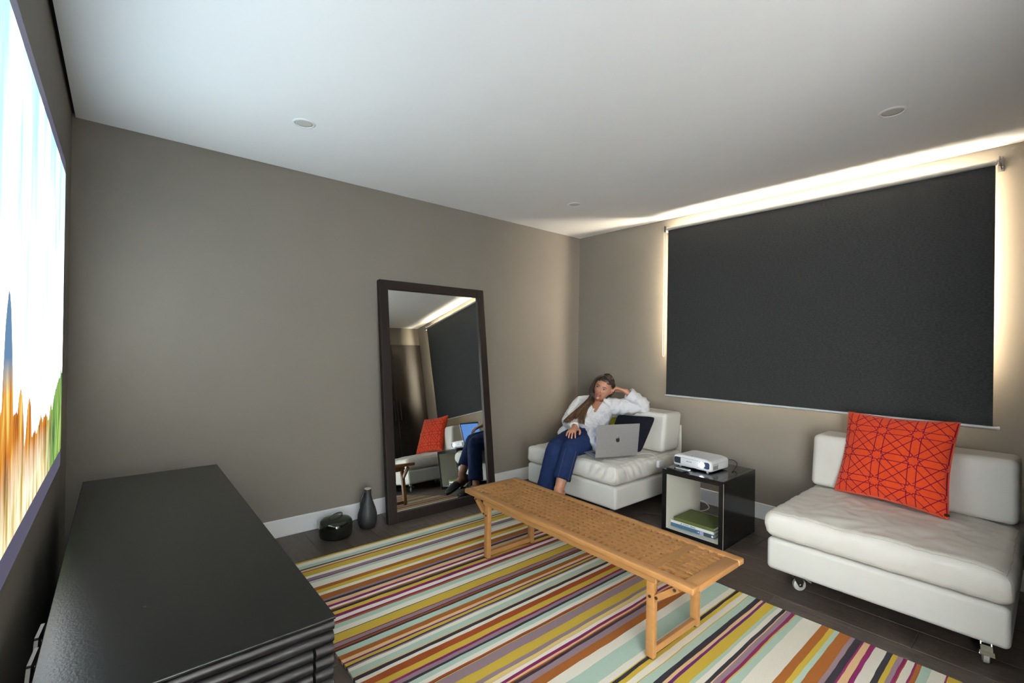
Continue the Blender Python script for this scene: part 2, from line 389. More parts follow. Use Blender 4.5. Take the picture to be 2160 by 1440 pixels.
# ------------------------------------------------------------------ projected picture on the left wall
def picture_material():
    m = bpy.data.materials.new('projected_landscape'); m.use_nodes = True; nt = m.node_tree; N = nt.nodes; L = nt.links
    b = N['Principled BSDF']; b.inputs['Base Color'].default_value = (0, 0, 0, 1); b.inputs['Roughness'].default_value = .9; b.inputs['Specular IOR Level'].default_value = 0
    tc = N.new('ShaderNodeTexCoord'); sp = N.new('ShaderNodeSeparateXYZ'); L.new(tc.outputs['Object'], sp.inputs[0])
    Y, Z = sp.outputs[1], sp.outputs[2]
    def mth(op, a, bb=None, c=None):
        n = N.new('ShaderNodeMath'); n.operation = op
        for i, q in enumerate((a, bb, c)):
            if q is None: continue
            if isinstance(q, (int, float)): n.inputs[i].default_value = q
            else: L.new(q, n.inputs[i])
        return n.outputs[0]
    def noi(scale, sy, sz, detail=3, rot=0):
        mp = N.new('ShaderNodeMapping'); mp.inputs['Scale'].default_value = (1, sy, sz); mp.inputs['Rotation'].default_value = (rot, 0, 0)
        L.new(tc.outputs['Object'], mp.inputs[0]); n = N.new('ShaderNodeTexNoise'); n.inputs['Scale'].default_value = scale; n.inputs['Detail'].default_value = detail
        L.new(mp.outputs[0], n.inputs['Vector']); return n.outputs[0]
    def ramp(fac, stops):
        r = N.new('ShaderNodeValToRGB'); e = r.color_ramp.elements
        while len(e) < len(stops): e.new(.5)
        for q, (p, c) in zip(e, stops): q.position = p; q.color = lin(c)
        L.new(fac, r.inputs[0]); return r.outputs[0]
    def mix(f, a, c):
        n = N.new('ShaderNodeMix'); n.data_type = 'RGBA'; L.new(f, n.inputs[0]); L.new(a, n.inputs[6]); L.new(c, n.inputs[7]); return n.outputs[2]
    # sky: pale blue with slanted white streaks, whiter and warmer towards the horizon
    streak = noi(2.6, 2.4, .55, 3, .45)
    zz = mth('MULTIPLY_ADD', Z, -.55, 1.22)         # grows downwards
    skyf = mth('ADD', mth('MULTIPLY_ADD', streak, 1.7, -.42), mth('MULTIPLY', zz, .62))
    sky = ramp(skyf, [(.38, (84, 112, 124)), (.56, (104, 126, 134)), (.68, (190, 216, 228)), (.82, (228, 242, 252)), (1, (250, 250, 246))])
    # ground: stretched vertical streaks of ochre, rust, brown and straw
    g1 = noi(9, 2.6, .45, 5); g2 = noi(3, 1.2, .7, 3)
    gf = mth('ADD', mth('MULTIPLY', g1, .75), mth('MULTIPLY', mth('SUBTRACT', Z, .76), .55))
    ground = ramp(gf, [(.26, (88, 62, 52)), (.38, (112, 70, 50)), (.46, (196, 116, 44)), (.55, (220, 150, 62)), (.64, (240, 210, 110)), (.8, (250, 240, 205))])
    straw = ramp(g1, [(.35, (196, 160, 80)), (.5, (250, 236, 190)), (.62, (255, 250, 235))])
    low = N.new('ShaderNodeMapRange'); low.inputs[1].default_value = .98; low.inputs[2].default_value = .84; L.new(mth('ADD', Z, mth('MULTIPLY', mth('SUBTRACT', g2, .5), .25)), low.inputs[0])
    ground = mix(low.outputs[0], ground, straw)
    green = ramp(g1, [(.35, (70, 92, 74)), (.5, (120, 168, 84)), (.65, (206, 222, 120))])
    gm = N.new('ShaderNodeMapRange'); gm.inputs[1].default_value = -.95; gm.inputs[2].default_value = -.7; L.new(mth('ADD', Y, mth('MULTIPLY', mth('SUBTRACT', g1, .5), .3)), gm.inputs[0])
    ground = mix(gm.outputs[0], ground, green)
    # ridge line with a tall rock spire
    def peak(c, wd_, h):
        d = mth('DIVIDE', mth('ABSOLUTE', mth('SUBTRACT', Y, c)), wd_)
        return mth('MULTIPLY', mth('MAXIMUM', mth('SUBTRACT', 1, mth('MULTIPLY', d, d)), 0), h)
    hh = mth('ADD', 1.0, mth('MULTIPLY', mth('SUBTRACT', noi(4, 2.2, 0, 4), .5), .22))
    for c, w_, h_ in ((-1.67, .075, .3), (-1.69, .22, .1), (-1.47, .06, .13), (-1.33, .06, .09), (-.3, .42, .12), (-2.1, .3, .2), (-1.2, .12, -.03)):
        hh = mth('ADD', hh, peak(c, w_, h_))
    hh = mth('MAXIMUM', hh, .97)
    mask = N.new('ShaderNodeMapRange'); mask.inputs[1].default_value = -.008; mask.inputs[2].default_value = .008
    L.new(mth('SUBTRACT', hh, Z), mask.inputs[0])
    rock = ramp(Z, [(.0, (200, 120, 50)), (.95, (210, 130, 60)), (1, (96, 120, 150))])
    sm = N.new('ShaderNodeMapRange'); sm.inputs[1].default_value = 1.13; sm.inputs[2].default_value = 1.22; L.new(Z, sm.inputs[0])
    blue = N.new('ShaderNodeRGB'); blue.outputs[0].default_value = lin((104, 136, 170))
    ground = mix(sm.outputs[0], ground, blue.outputs[0])
    dim = N.new('ShaderNodeVectorMath'); dim.operation = 'SCALE'; dim.inputs['Scale'].default_value = 1.15/SCREEN_STRENGTH/2**EXPOSURE; L.new(ground, dim.inputs[0])
    col = mix(mask.outputs[0], sky, dim.outputs[0])
    L.new(col, b.inputs['Emission Color']); b.inputs['Emission Strength'].default_value = SCREEN_STRENGTH
    return m
sy0, sy1 = -.33, -2.56
pr = thing('projected_picture', 'bright projected desert landscape on the grey wall above the black sideboard', 'projection', (0, (sy0+sy1)/2, 0))
def wbox(a, b): return MB().box(a, b)
pic = wbox((0, sy1, .765), (.002, sy0, 2.02)).build('picture', picture_material())
pic.parent = pr; pic.matrix_parent_inverse = Matrix.Translation((0, -(sy0+sy1)/2, 0))
m_bar = emis('projector_black_level', (150, 145, 178), .34/2**EXPOSURE)
for za, zb in ((.692, .765), (2.02, 2.072)):
    wbox((0, sy1, za), (.0015, sy0, zb)).build('letterbox_band', m_bar, pr, world=True)

# ------------------------------------------------------------------ black sideboard
X0, X1, Y0, Y1, ZT = .078, .612, -.318, -2.13, .6
sb = thing('sideboard', 'long low black sideboard with ribbed end and worn top under the projection', 'sideboard', ((X0+X1)/2, (Y0+Y1)/2, 0))
MB().bbox((X0, Y1, ZT-.007), (X1, Y0, ZT), .002, 2).build('top', m_top, sb, world=True)
MB().box((X0+.008, Y1+.03, .06), (X1-.012, Y0-.008, ZT-.007)).build('body', m_slat, sb, world=True)
MB().box((X0+.03, Y1+.06, 0), (X1-.04, Y0-.03, .06)).build('plinth', m_top, sb, world=True)
def rib(xa, xb, z, p=.0288):
    prof = [(.03, 0), (.012, .0), (.003, -.006), (0, -.013), (.002, -.0215), (.007, -.0262), (.012, -.0272), (.03, -.0272)]
    poly = [(xa, Y1+a, z+b) for a, b in prof]
    return MB().prism(poly, (xb-xa, 0, 0))
z = ZT-.0075; i = 0
while z-.0288 > .06:
    if i < 2: rib(X0+.002, X1-.003, z).build('slat', m_slat, sb, world=True, ang=40)
    else:
        rib(X0+.002, X1-.052, z).build('slat', m_slat, sb, world=True, ang=40)
        rib(X1-.045, X1-.003, z).build('post_slat', m_slat, sb, world=True, ang=40)
    z -= .0288; i += 1
for ya, yb in ((-1.675, -1.775), (-1.79, -1.9)):
    hd = MB(); ym = ya+(yb-ya)*.55
    hd.beam((.068, ya, .562), (.062, ym, .556), .007, .026); hd.beam((.062, ym+.001, .556), (.062, yb, .515), .007, .026)
    hd.tube([(.066, ya-.03, .548), (.09, ya-.03, .548)], .0035, 8); hd.tube([(.062, yb+.02, .52), (.09, yb+.02, .52)], .0035, 8)
    hd.build('handle', m_steel, sb, world=True)

# ------------------------------------------------------------------ leaning mirror
mw, mh, th = .953, 1.755, .128
mr = thing('leaning_mirror', 'tall dark wood framed floor mirror leaning against the grey wall', 'mirror', (1.647+mw/2, -.262, 0))
MM = Matrix.Translation((1.647+mw/2, -.262, 0)) @ Matrix.Rotation(-th, 4, 'X')   # local z goes up the mirror, -y out of its face
def mpart(mb, name, m, **k):
    for v in mb.v: v.xyz = MM @ v
    return mb.build(name, m, mr, world=True, **k)
fwid, fd = .068, .045
mpart(MB().bbox((-mw/2, 0, 0), (-mw/2+fwid, fd, mh), .003), 'frame_stile', m_frame)
mpart(MB().bbox((mw/2-fwid, 0, 0), (mw/2, fd, mh), .003), 'frame_stile', m_frame)
mpart(MB().bbox((-mw/2+fwid, .0005, mh-fwid), (mw/2-fwid, fd, mh), .003), 'frame_rail', m_frame)
mpart(MB().bbox((-mw/2+fwid, .0005, 0), (mw/2-fwid, fd, fwid), .003), 'frame_rail', m_frame)
mpart(MB().box((-mw/2+fwid, .016, fwid), (mw/2-fwid, .02, mh-fwid)), 'glass', m_mirror)
mpart(MB().box((-mw/2+.02, .022, .02), (mw/2-.02, .04, mh-.02)), 'backing_board', m_frame)

# ------------------------------------------------------------------ jug and smoked glass vessel
jg = thing('jug', 'matt charcoal stoneware jug with pale rim standing left of the mirror', 'jug', (1.523, -.185, 0))
prof = [(.0, .0), (.044, .0), (.052, .006), (.062, .03), (.0655, .06), (.064, .09), (.055, .125), (.042, .16), (.031, .19), (.0245, .215), (.0225, .24), (.0235, .262), (.0195, .262), (.018, .235), (.0, .2)]
MB().lathe(prof, n=44).build('body', m_jug, jg, ang=50)
MB().lathe([(.0190, .2615), (.0238, .2615), (.0238, .2655), (.019, .2655)], n=36).build('rim', m_jugrim, jg)
hp = spline([(-.020, 0, .247), (-.042, 0, .238), (-.062, 0, .205), (-.069, 0, .165), (-.062, 0, .132), (-.052, 0, .125)], 6)
MB().tube([V((p.x*.85, p.x*.35, p.z)) for p in hp], (.0068), 10).build('handle', m_jug, jg, smooth=True)
gv = thing('glass_vessel', 'squat smoked glass vessel with a looped glass handle on the floor boards', 'vessel', (1.30, -.205, 0))
o_ = [(.0, .0), (.085, .0), (.098, .006), (.104, .02), (.105, .06), (.104, .088), (.097, .107), (.08, .117), (.045, .1225), (.02, .124), (.0, .124)]
i_ = [(.0, .119), (.02, .119), (.045, .1175), (.078, .112), (.093, .103), (.0995, .086), (.1005, .06), (.0995, .022), (.093, .009), (.08, .006), (.0, .006)]
MB().lathe(o_+i_, n=48).build('body', m_smoke, gv, ang=60)
hp = spline([(-.05, 0, .119), (-.052, 0, .130), (-.036, 0, .140), (0, 0, .144), (.036, 0, .140), (.052, 0, .130), (.05, 0, .119)], 6)
MB().tube([V((p.x*.9, p.x*.4, p.z)) for p in hp], .0065, 10).build('handle', m_smoke, gv, smooth=True)

# ------------------------------------------------------------------ rug
RUG = 'Y-.497 C-.536 A-.573 K-.586 P-.606 M-.615 Y-.668 C-.696 K-.7 L-.723 M-.732 A-.758 C-.814 B-.846 Y-.879 C-.905 B-.951 L-.968 K-.988 P-1.018 M-1.037 C-1.056 B-1.068 K-1.087 Y-1.114 M-1.138 C-1.165 M-1.178 B-1.191 A-1.223 C-1.258 K-1.263 Y-1.320 M-1.326 L-1.349 K-1.355 R-1.367 K-1.379 A-1.412 B-1.442 P-1.46 W-1.47 Y-1.488 K-1.497 L-1.505 C-1.524 A-1.557 P-1.565 K-1.584 C-1.603 R-1.638 Y-1.67 M-1.683 L-1.702 K-1.715 A-1.739 C-1.761 R-1.773 K-1.776 Y-1.78 L-1.825 Y-1.872 L-1.891 Z-1.904 P-1.913 C-1.93 M-1.944 P-1.954 R-1.961 K-1.974 L-2.002 B-2.041 C-2.085 A-2.161 C-2.188 Y-2.193 K-2.208 Y-2.226 C-2.254 Y-2.258 A-2.291 K-2.313 P-2.326 W-2.338 Y-2.379 A-2.393 C-2.413 K-2.428 P-2.432 L-2.453 M-2.467 Y-2.472 A-2.499 C-2.576 B-2.607 Y-2.627 A-2.645 B-2.686 L-2.702 K-2.726 M-2.733 P-2.757 M-2.773 C-2.812 K-2.831 Y-2.848 L-2.864 M-2.874 R-2.878 C-2.901 M-2.908 B-2.923 A-2.951 C-2.992 M-2.998 Y-3.037'.split()
RC = dict(C=(224, 217, 202), A=(172, 192, 176), K=(54, 50, 56), P=(212, 176, 132), M=(122, 38, 84), Y=(190, 162, 62), L=(140, 118, 126), B=(150, 90, 42), R=(146, 72, 38), W=(96, 42, 98), Z=(212, 192, 112))
def rug():
    xs = [.885+(2.662-.885)*i/56 for i in range(57)]; zt = .012
    ys0 = -.478; bounds = [(ys0, None)]
    for t in RUG: bounds.append((float(t[1:]), t[0]))
    rows = []
    for k, (y, c) in enumerate(bounds):
        amp = 0 if k in (0,) else .0035
        r = []
        for x in xs:
            yy = y+amp*(noise.noise(V((x*5, y*31, 3)))+.5*noise.noise(V((x*17, y*31, 7))))
            r.append(yy)
        rows.append(r)
    for k in range(1, len(rows)):
        rows[k] = [min(a, b-.001) for a, b in zip(rows[k], rows[k-1])]
    verts = []; faces = []; cols = []
    for r in rows:
        for x, y in zip(xs, r): verts.append((x+.004*noise.noise(V((0, y*9, 5))) if x in (xs[0], xs[-1]) else x, y, zt))
    n = len(xs)
    for k in range(1, len(rows)):
        c = bounds[k][1]
        for i in range(n-1):
            faces.append((k*n+i, k*n+i+1, (k-1)*n+i+1, (k-1)*n+i)); cols.append(c)
    base = len(verts); loop = [(0, i) for i in range(n)]+[(k, n-1) for k in range(1, len(rows))]+[(len(rows)-1, i) for i in range(n-2, -1, -1)]+[(k, 0) for k in range(len(rows)-2, 0, -1)]
    for k, i in loop: p = verts[k*n+i]; verts.append((p[0], p[1], .0005))
    for j in range(len(loop)):
        a, b = loop[j], loop[(j+1) % len(loop)]
        faces.append((a[0]*n+a[1], b[0]*n+b[1], base+(j+1) % len(loop), base+j)); cols.append(bounds[max(1, max(a[0], b[0]))][1])
    faces.append(tuple(base+j for j in range(len(loop)))); cols.append('C')
    me = bpy.data.meshes.new('striped_rug'); me.from_pydata(verts, [], faces); me.update()
    ca = me.color_attributes.new('stripe', 'FLOAT_COLOR', 'CORNER')
    for p, c in zip(me.polygons, cols):
        q = lin(RC[c])
        for li in p.loop_indices: ca.data[li].color = q
    m = bpy.data.materials.new('striped_wool'); m.use_nodes = True; nt = m.node_tree; N = nt.nodes; L = nt.links; b = N['Principled BSDF']
    b.inputs['Roughness'].default_value = .95; b.inputs['Specular IOR Level'].default_value = .1
    at = N.new('ShaderNodeAttribute'); at.attribute_name = 'stripe'
    nz = N.new('ShaderNodeTexNoise'); nz.inputs['Scale'].default_value = 420; nz.inputs['Detail'].default_value = 3
    tc = N.new('ShaderNodeTexCoord'); L.new(tc.outputs['Object'], nz.inputs['Vector'])
    mr_ = N.new('ShaderNodeMapRange'); mr_.inputs[1].default_value = .3; mr_.inputs[2].default_value = .7; mr_.inputs[3].default_value = .74; mr_.inputs[4].default_value = 1.0; L.new(nz.outputs[0], mr_.inputs[0])
    hs = N.new('ShaderNodeHueSaturation'); L.new(at.outputs['Color'], hs.inputs['Color']); L.new(mr_.outputs[0], hs.inputs['Value']); L.new(hs.outputs[0], b.inputs['Base Color'])
    bp = N.new('ShaderNodeBump'); bp.inputs['Strength'].default_value = .4; bp.inputs['Distance'].default_value = .004; L.new(nz.outputs[0], bp.inputs['Height']); L.new(bp.outputs[0], b.inputs['Normal'])
    me.materials.append(m)
    o = bpy.data.objects.new('striped_rug', me); C.objects.link(o)
    tag(o, 'large wool rug in many narrow multicoloured stripes under the slatted bench', 'rug')
rug()

# ------------------------------------------------------------------ teak grating bench
bn = thing('slatted_bench', 'long low honey teak bench with a pierced grating top on the rug', 'bench', (2.036, -1.655, .0125), math.radians(-.7))
L2, W2, BZ = .752, .208, .3675          # half length, half width, height above the rug
tk = .026; srw = .047; erw = .06
for sx in (-1, 1):
    MB().bbox((sx*W2, -L2, BZ-tk), (sx*(W2-srw), L2, BZ), .006, 3).build('side_rail', m_teak, bn, ang=40)
for sy in (-1, 1):
    MB().bbox((-W2+srw, sy*L2, BZ-tk), (W2-srw, sy*(L2-erw), BZ-.0003), .005, 2).build('end_rail', m_teak2, bn, ang=40)
    MB().bbox((-W2+srw, sy*.531, BZ-tk), (W2-srw, sy*.573, BZ-.0003), .0025, 1).build('cross_rail', m_teak2, bn)
iw = W2-srw
secs = [(-(L2-erw), -.573), (-.531, .531), (.573, L2-erw)]
me_l = {}
for a, b in secs:
    for k in range(1, 9):
        x = -iw+2*iw*k/9
        MB().box((x-.0088, a, BZ-.024), (x+.0088, b, BZ-.0006)).build('long_slat', m_teak, bn)
    n = round((b-a)/.0345)
    for k in range(1, n):
        y = a+(b-a)*k/n
        MB().box((-iw, y-.0088, BZ-.0255), (iw, y+.0088, BZ-.0012)).build('cross_slat', m_teak2, bn)
lx, ly = .172, .555
for sx in (-1, 1):
    MB().bbox((sx*(W2-.018), -ly-.03, BZ-tk-.03), (sx*(W2-.036), ly+.03, BZ-tk), .003, 1).build('apron', m_teak, bn)
    for sy in (-1, 1):
        MB().bbox((sx*lx-.014, sy*ly-.018, 0.006), (sx*lx+.014, sy*ly+.018, BZ-tk), .004, 2).build('leg', m_teak, bn, ang=40)
        MB().lathe([(0, 0), (.011, 0), (.012, .006), (0, .006)], (sx*lx, sy*ly, 0), 16).build('foot_pad', m_bolt, bn)
        MB().beam((sx*(lx+.001), sy*(ly+.012), BZ-.125), (sx*(lx+.001), sy*(ly+.122), BZ-tk-.012), .024, .02, (1, 0, 0)).build('brace', m_teak, bn)
        for yy, zz in ((ly, BZ-.045), (ly, BZ-.115), (ly+.028, BZ-.112), (ly+.108, BZ-.048), (ly-.03, BZ-.044)):
            MB().lathe([(0, -.002), (.0062, -.002), (.0062, .002), (0, .002)], (sx*(lx+.0155 if yy < ly+.02 else lx+.0128), sy*yy, zz), 14, 'X').build('bolt', m_bolt, bn)
for sy in (-1, 1):
    MB().bbox((-lx+.014, sy*ly-.011, .012), (lx-.014, sy*ly+.011, .04), .003, 1).build('stretcher', m_teak2, bn)
    MB().bbox((-lx+.017, sy*ly-.012, BZ-tk-.04), (lx-.017, sy*ly+.012, BZ-tk), .003, 1).build('top_stretcher', m_teak2, bn)

# ------------------------------------------------------------------ white leather seats on castors
def sofa(name, label, xf, ya, yb, wr_amp, seed):
    """front at xf facing -x, sides ya (far) .. yb (near)"""
    so = thing(name, label, 'sofa', ((xf+W-.06)/2, (ya+yb)/2, 0))
    xb = W-.075
    MB().rbox((xf, yb, .098), (xb, ya, .262), .022, (6, 6, 3), 4).build('base', m_leather2, so, smooth=True, world=True)
    cx, cy = (xf+xb)/2, (ya+yb)/2
    def fn(p):
        u = (p.x-cx)/((xb-xf)/2); w = (p.y-cy)/((ya-yb)/2)
        t = max(0, (p.z-.26)/.14)
        q = p.copy()
        crown = .028*max(0, 1-abs(u)**2.5)*max(0, 1-abs(w)**2.5)
        q.z += crown*t
        nn = .5-1.5*abs(noise.noise(V((p.x*5+seed, p.y*16+2*noise.noise(V((p.x*6, p.y*6, seed))), p.z*6))))+.5*noise.noise(V((p.x*20, p.y*12+seed, p.z*20)))
        side = V((u, w, 0)); edge = max(abs(u), abs(w))
        q.z += wr_amp*nn*(1 if p.z > .36 else .25)
        bulge = .012*math.sin(PI*min(1, max(0, (p.z-.265)/.14)))
        if abs(u) > .9: q.x += bulge*(1 if u > 0 else -1)+wr_amp*(.4-1.6*abs(noise.noise(V((seed, p.y*15+p.z*8, p.z*7)))))
        if abs(w) > .9: q.y += bulge*(1 if w > 0 else -1)+wr_amp*(.4-1.6*abs(noise.noise(V((p.x*15+p.z*8, seed, p.z*7)))))
        return q
    st = MB().rbox((xf-.002, yb+.001, .265), (xb, ya-.001, .405), .034, (64, 64, 8), 4, fn).build('seat_cushion', m_leather, so, smooth=True, world=True)
    # stitched seams round the top edge of the seat and down its front corners
    lo_, hi_ = V((xf-.002, yb+.001, .265)), V((xb, ya-.001, .405))
    def on(p):                                   # the same rounding as the cushion, so seams lie on its skin
        q = V([max(lo_[i]+.034, min(hi_[i]-.034, p[i])) for i in range(3)]); return fn(q+(V(p)-q).normalized()*.034)
    r = .034
    for off in (0, .011):
        zt = .400
        a = []
        for k in range(33):
            a.append(on((xf-.002+.008+off, yb+.02+(ya-yb-.04)*k/32, zt))+V((0, 0, .0015+off*.5)))
        MB().tube(a, .0011, 5).build('seam', m_seam, st, world=True, smooth=True)
    for yy in (ya-.009, yb+.009):
        a = [on((xf-.002+.01+(xb-xf-.05)*k/28, yy, .398))+V((0, 0, .001)) for k in range(29)]
        MB().tube(a, .0011, 5).build('seam', m_seam, st, world=True, smooth=True)
        sg = 1 if yy > cy else -1
        a = [on((xf+.0075, yy, z_/100.))+V((-.0015, sg*.0015, 0)) for z_ in range(29, 40)]
        MB().tube(a, .0011, 5).build('seam', m_seam, st, world=True, smooth=True)
    # backrest, slightly reclined
    f0 = 3.515
    def fb(p):
        q = p.copy(); q.x += (p.z-.43)*.14
        w = (p.y-cy)/((ya-yb)/2)
        if p.x < 3.6: q.x -= .012*(1-w*w)*math.sin(PI*min(1, max(0, (p.z-.43)/.3)))
        q.x += .0015*noise.noise(V((p.x*9, p.y*14+seed, p.z*10)))
        return q
    bk = MB().rbox((f0, yb+.006, .425), (W-.115, ya-.006, .735), .032, (6, 14, 8), 4, fb).build('backrest', m_leather, so, smooth=True, world=True)
    MB().bbox((W-.082, yb+.012, .2), (W-.066, ya-.012, .62), .004, 1).build('back_panel', m_leather2, so, world=True)
    for k_, (px, py, an) in enumerate(((xf+.075, ya-.12, 2.4), (xf+.075, yb+.075, .15), (xb-.1, ya-.12, 1.0), (xb-.1, yb+.1, .6))):
        R_ = Matrix.Translation((px, py, 0)) @ Matrix.Rotation(an, 4, 'Z')
        def cp(mb, nm, m, par, **k):
            for v in mb.v: v.xyz = R_ @ v
            return mb.build(nm, m, par, world=True, **k)
        ca_ = cp(MB().bbox((-.026, -.026, .092), (.026, .026, .098), .002, 1).lathe([(0, .08), (.02, .08), (.02, .092), (0, .092)], n=18), 'caster', m_chrome, so)
        cp(MB().lathe([(0, -.012), (.024, -.012), (.031, -.008), (.032, 0), (.031, .008), (.024, .012), (0, .012)], (-.016, 0, .032), 26, 'Y'), 'wheel', m_rubber, ca_, ang=40)
        fk = MB()
        for sy in (-1, 1):
            poly = [(.02, sy*.0145, .082), (-.02, sy*.0145, .082), (-.032, sy*.0145, .05), (-.024, sy*.0145, .024), (-.008, sy*.0145, .024), (.008, sy*.0145, .05)]
            fk.prism(poly, (0, sy*.0025, 0))
        fk.box((-.02, -.017, .079), (.02, .017, .082)); fk.lathe([(0, -.02), (.006, -.02), (.006, .02), (0, .02)], (-.016, 0, .032), 12, 'Y')
        cp(fk, 'fork', m_chrome, ca_)
        cp(MB().beam((-.03, 0, .074), (-.05, 0, .058), .036, .004).beam((-.05, 0, .058), (-.066, 0, .05), .044, .006), 'brake_pedal', m_pedal, ca_)
    return so
sofa('seat_unit', 'white leather castor seat in the corner with a woman sitting on it', 2.905, -.307, -1.237, .0115, 3.1)
sofa('seat_unit', 'white leather castor seat with the orange cushion, right of the black table', 2.862, -2.26, -3.155, .0085, 9.7)

# ------------------------------------------------------------------ cushions
def pillow_surface(c00, c10, c11, c01, th_, n_, dent=.07, rnd=.0):
    """corners BL BR TR TL; returns f(u,v,side,off) in -1..1"""
    c00, c10, c11, c01 = map(V, (c00, c10, c11, c01))
    nrm = (c10-c00).cross(c01-c00).normalized()*n_
    def f(u, v, side=1, off=0):
        uu = u*(1-dent*(1-v*v)*abs(u)**1.5); vv = v*(1-dent*(1-u*u)*abs(v)**1.5)
        kk = 1-rnd*(abs(u)*abs(v))**5; uu *= kk; vv *= kk
        a, b = (uu+1)/2, (vv+1)/2
        p = c00*(1-a)*(1-b)+c10*a*(1-b)+c11*a*b+c01*(1-a)*b
        t = th_*(max(0, 1-u*u)**.55*max(0, 1-v*v)**.55)**.9
        t += .006*noise.noise(V((u*2.2, v*2.2, th_*50)))*max(0, 1-u*u)*max(0, 1-v*v)
        return p+nrm*side*(t+off)
    return f
def pillow(f, name, label, m, cat='cushion', n=40):
    mb = MB()
    for side in (1, -1):
        vs = [f(-1+2*i/n, -1+2*j/n, side) for j in range(n+1) for i in range(n+1)]
        fs = [(j*(n+1)+i, j*(n+1)+i+1, (j+1)*(n+1)+i+1, (j+1)*(n+1)+i) for j in range(n) for i in range(n)]
        mb.add(vs, fs if side > 0 else [tuple(reversed(q)) for q in fs])
    c = f(0, -1, 1); root = thing(name, label, cat, (c.x, c.y, c.z))
    me = mb.mesh('cover'); bm = bmesh.new(); bm.from_mesh(me); bmesh.ops.remove_doubles(bm, verts=bm.verts, dist=.0004); bm.to_mesh(me); bm.free()
    me.materials.append(m); o = bpy.data.objects.new('cover', me); C.objects.link(o); finish(o, root, True, True)
    rim = [f(u, -1) for u in [-1+2*k/24 for k in range(24)]]+[f(1, v) for v in [-1+2*k/24 for k in range(24)]]+[f(-u, 1) for u in [-1+2*k/24 for k in range(24)]]+[f(-1, -v) for v in [-1+2*k/24 for k in range(24)]]
    MB().tube(rim, .0022, 6, closed=True).build('piping', m, root, smooth=True, world=True)
    return root
# orange-red cushion with crimson star lattice (corners as seen from the room: left = far)
cl = [(3.452, -2.405, .432), (3.338, -2.925, .432), (3.545, -2.945, .905), (3.632, -2.43, .895)]
f = pillow_surface(cl[0], cl[1], cl[2], cl[3], .075, 1, .085, .02)
# make sure the front side (+) looks to -x
side = 1 if (f(0, 0, 1)-f(0, 0, -1)).x < 0 else -1
rc = pillow(f, 'patterned_cushion', 'orange red cushion with crimson star lines leaning on the right white seat', m_red)
def strips(f, side):
    lines = []
    px_, py_ = .62, .60; o_ = .075
    cs = [(-.78+px_*i+ .0*j, -.62+py_*j) for i in range(-1, 5) for j in range(-1, 5)]
    def seg(a, b): lines.append((a, b))
    for i in range(-1, 4):
        x = -.80+px_*i
        for s in (-o_, o_): seg((x+s, -1.5), (x+s, 1.5))
    for j in range(-1, 4):
        y = -.62+py_*j
        for s in (-o_, o_): seg((-1.5, y+s), (1.5, y+s))
    dl = math.hypot(px_, py_)
    for k in range(-5, 7):
        for s in (-o_*1.38, o_*1.38):
            x0, y0 = -.80+px_*k, -.62
            seg((x0-px_*3+s, y0-py_*3), (x0+px_*6+s, y0+py_*6))
            seg((x0-px_*3+s, y0+py_*3), (x0+px_*6+s, y0-py_*6))
    for i in range(-1, 4):
        for j in range(-1, 4):
            cx_, cy_ = -.80+px_*i, -.62+py_*j
            st = [(cx_+(.118 if k % 2 == 0 else .083)*math.cos(PI*k/8+.2), cy_+(.118 if k % 2 == 0 else .083)*math.sin(PI*k/8+.2)) for k in range(16)]
            for k in range(16): lines.append((st[k], st[(k+1) % 16], 1))
    mb = MB()
    for a, b, *star in lines:
        n = 4 if star else 140; run = []
        def flush():
            if len(run) > 2:
                dirv = V((b[0]-a[0], b[1]-a[1], 0)).normalized()
                vs = []; hw = .0082
                for u, v in run:
                    vs.append(f(u-dirv.y*hw, v+dirv.x*hw, side, .0011)); vs.append(f(u+dirv.y*hw, v-dirv.x*hw, side, .0011))
                mb.add(vs, [(2*q, 2*q+1, 2*q+3, 2*q+2) for q in range(len(run)-1)])
        for k in range(n+1):
            u, v = a[0]+(b[0]-a[0])*k/n, a[1]+(b[1]-a[1])*k/n
            # leave the star hearts open
            ok = abs(u) < .985 and abs(v) < .985
            if ok and not star:
                for i in range(-1, 4):
                    for j in range(-1, 4):
                        dx, dy = u-(-.80+px_*i), v-(-.62+py_*j)
                        if dx*dx+dy*dy < .0085: ok = False
            if ok: run.append((u, v))
            else: flush(); run = []
        flush()
    return mb
eb = strips(f, side).build('star_stitching', m_thread, rc, smooth=True, world=True)
MB().box((3.335, -2.925, .452), (3.345, -2.905, .462)).build('label_tab', m_black, rc, world=True)
# navy cushion and the yellow one behind it
f = pillow_surface((3.31, -.84, .44), (3.30, -1.175, .447), (3.44, -1.215, .72), (3.46, -.83, .69), .05, 1, .03, .07)
pillow(f, 'navy_cushion', 'dark navy felt cushion propped between the woman and the laptop', m_navy)
f = pillow_surface((3.42, -.70, .437), (3.41, -1.0, .437), (3.485, -1.02, .665), (3.50, -.74, .655), .03, 1, .03, .07)
pillow(f, 'yellow_cushion', 'yellow printed cushion mostly hidden behind the navy cushion', m_yel)

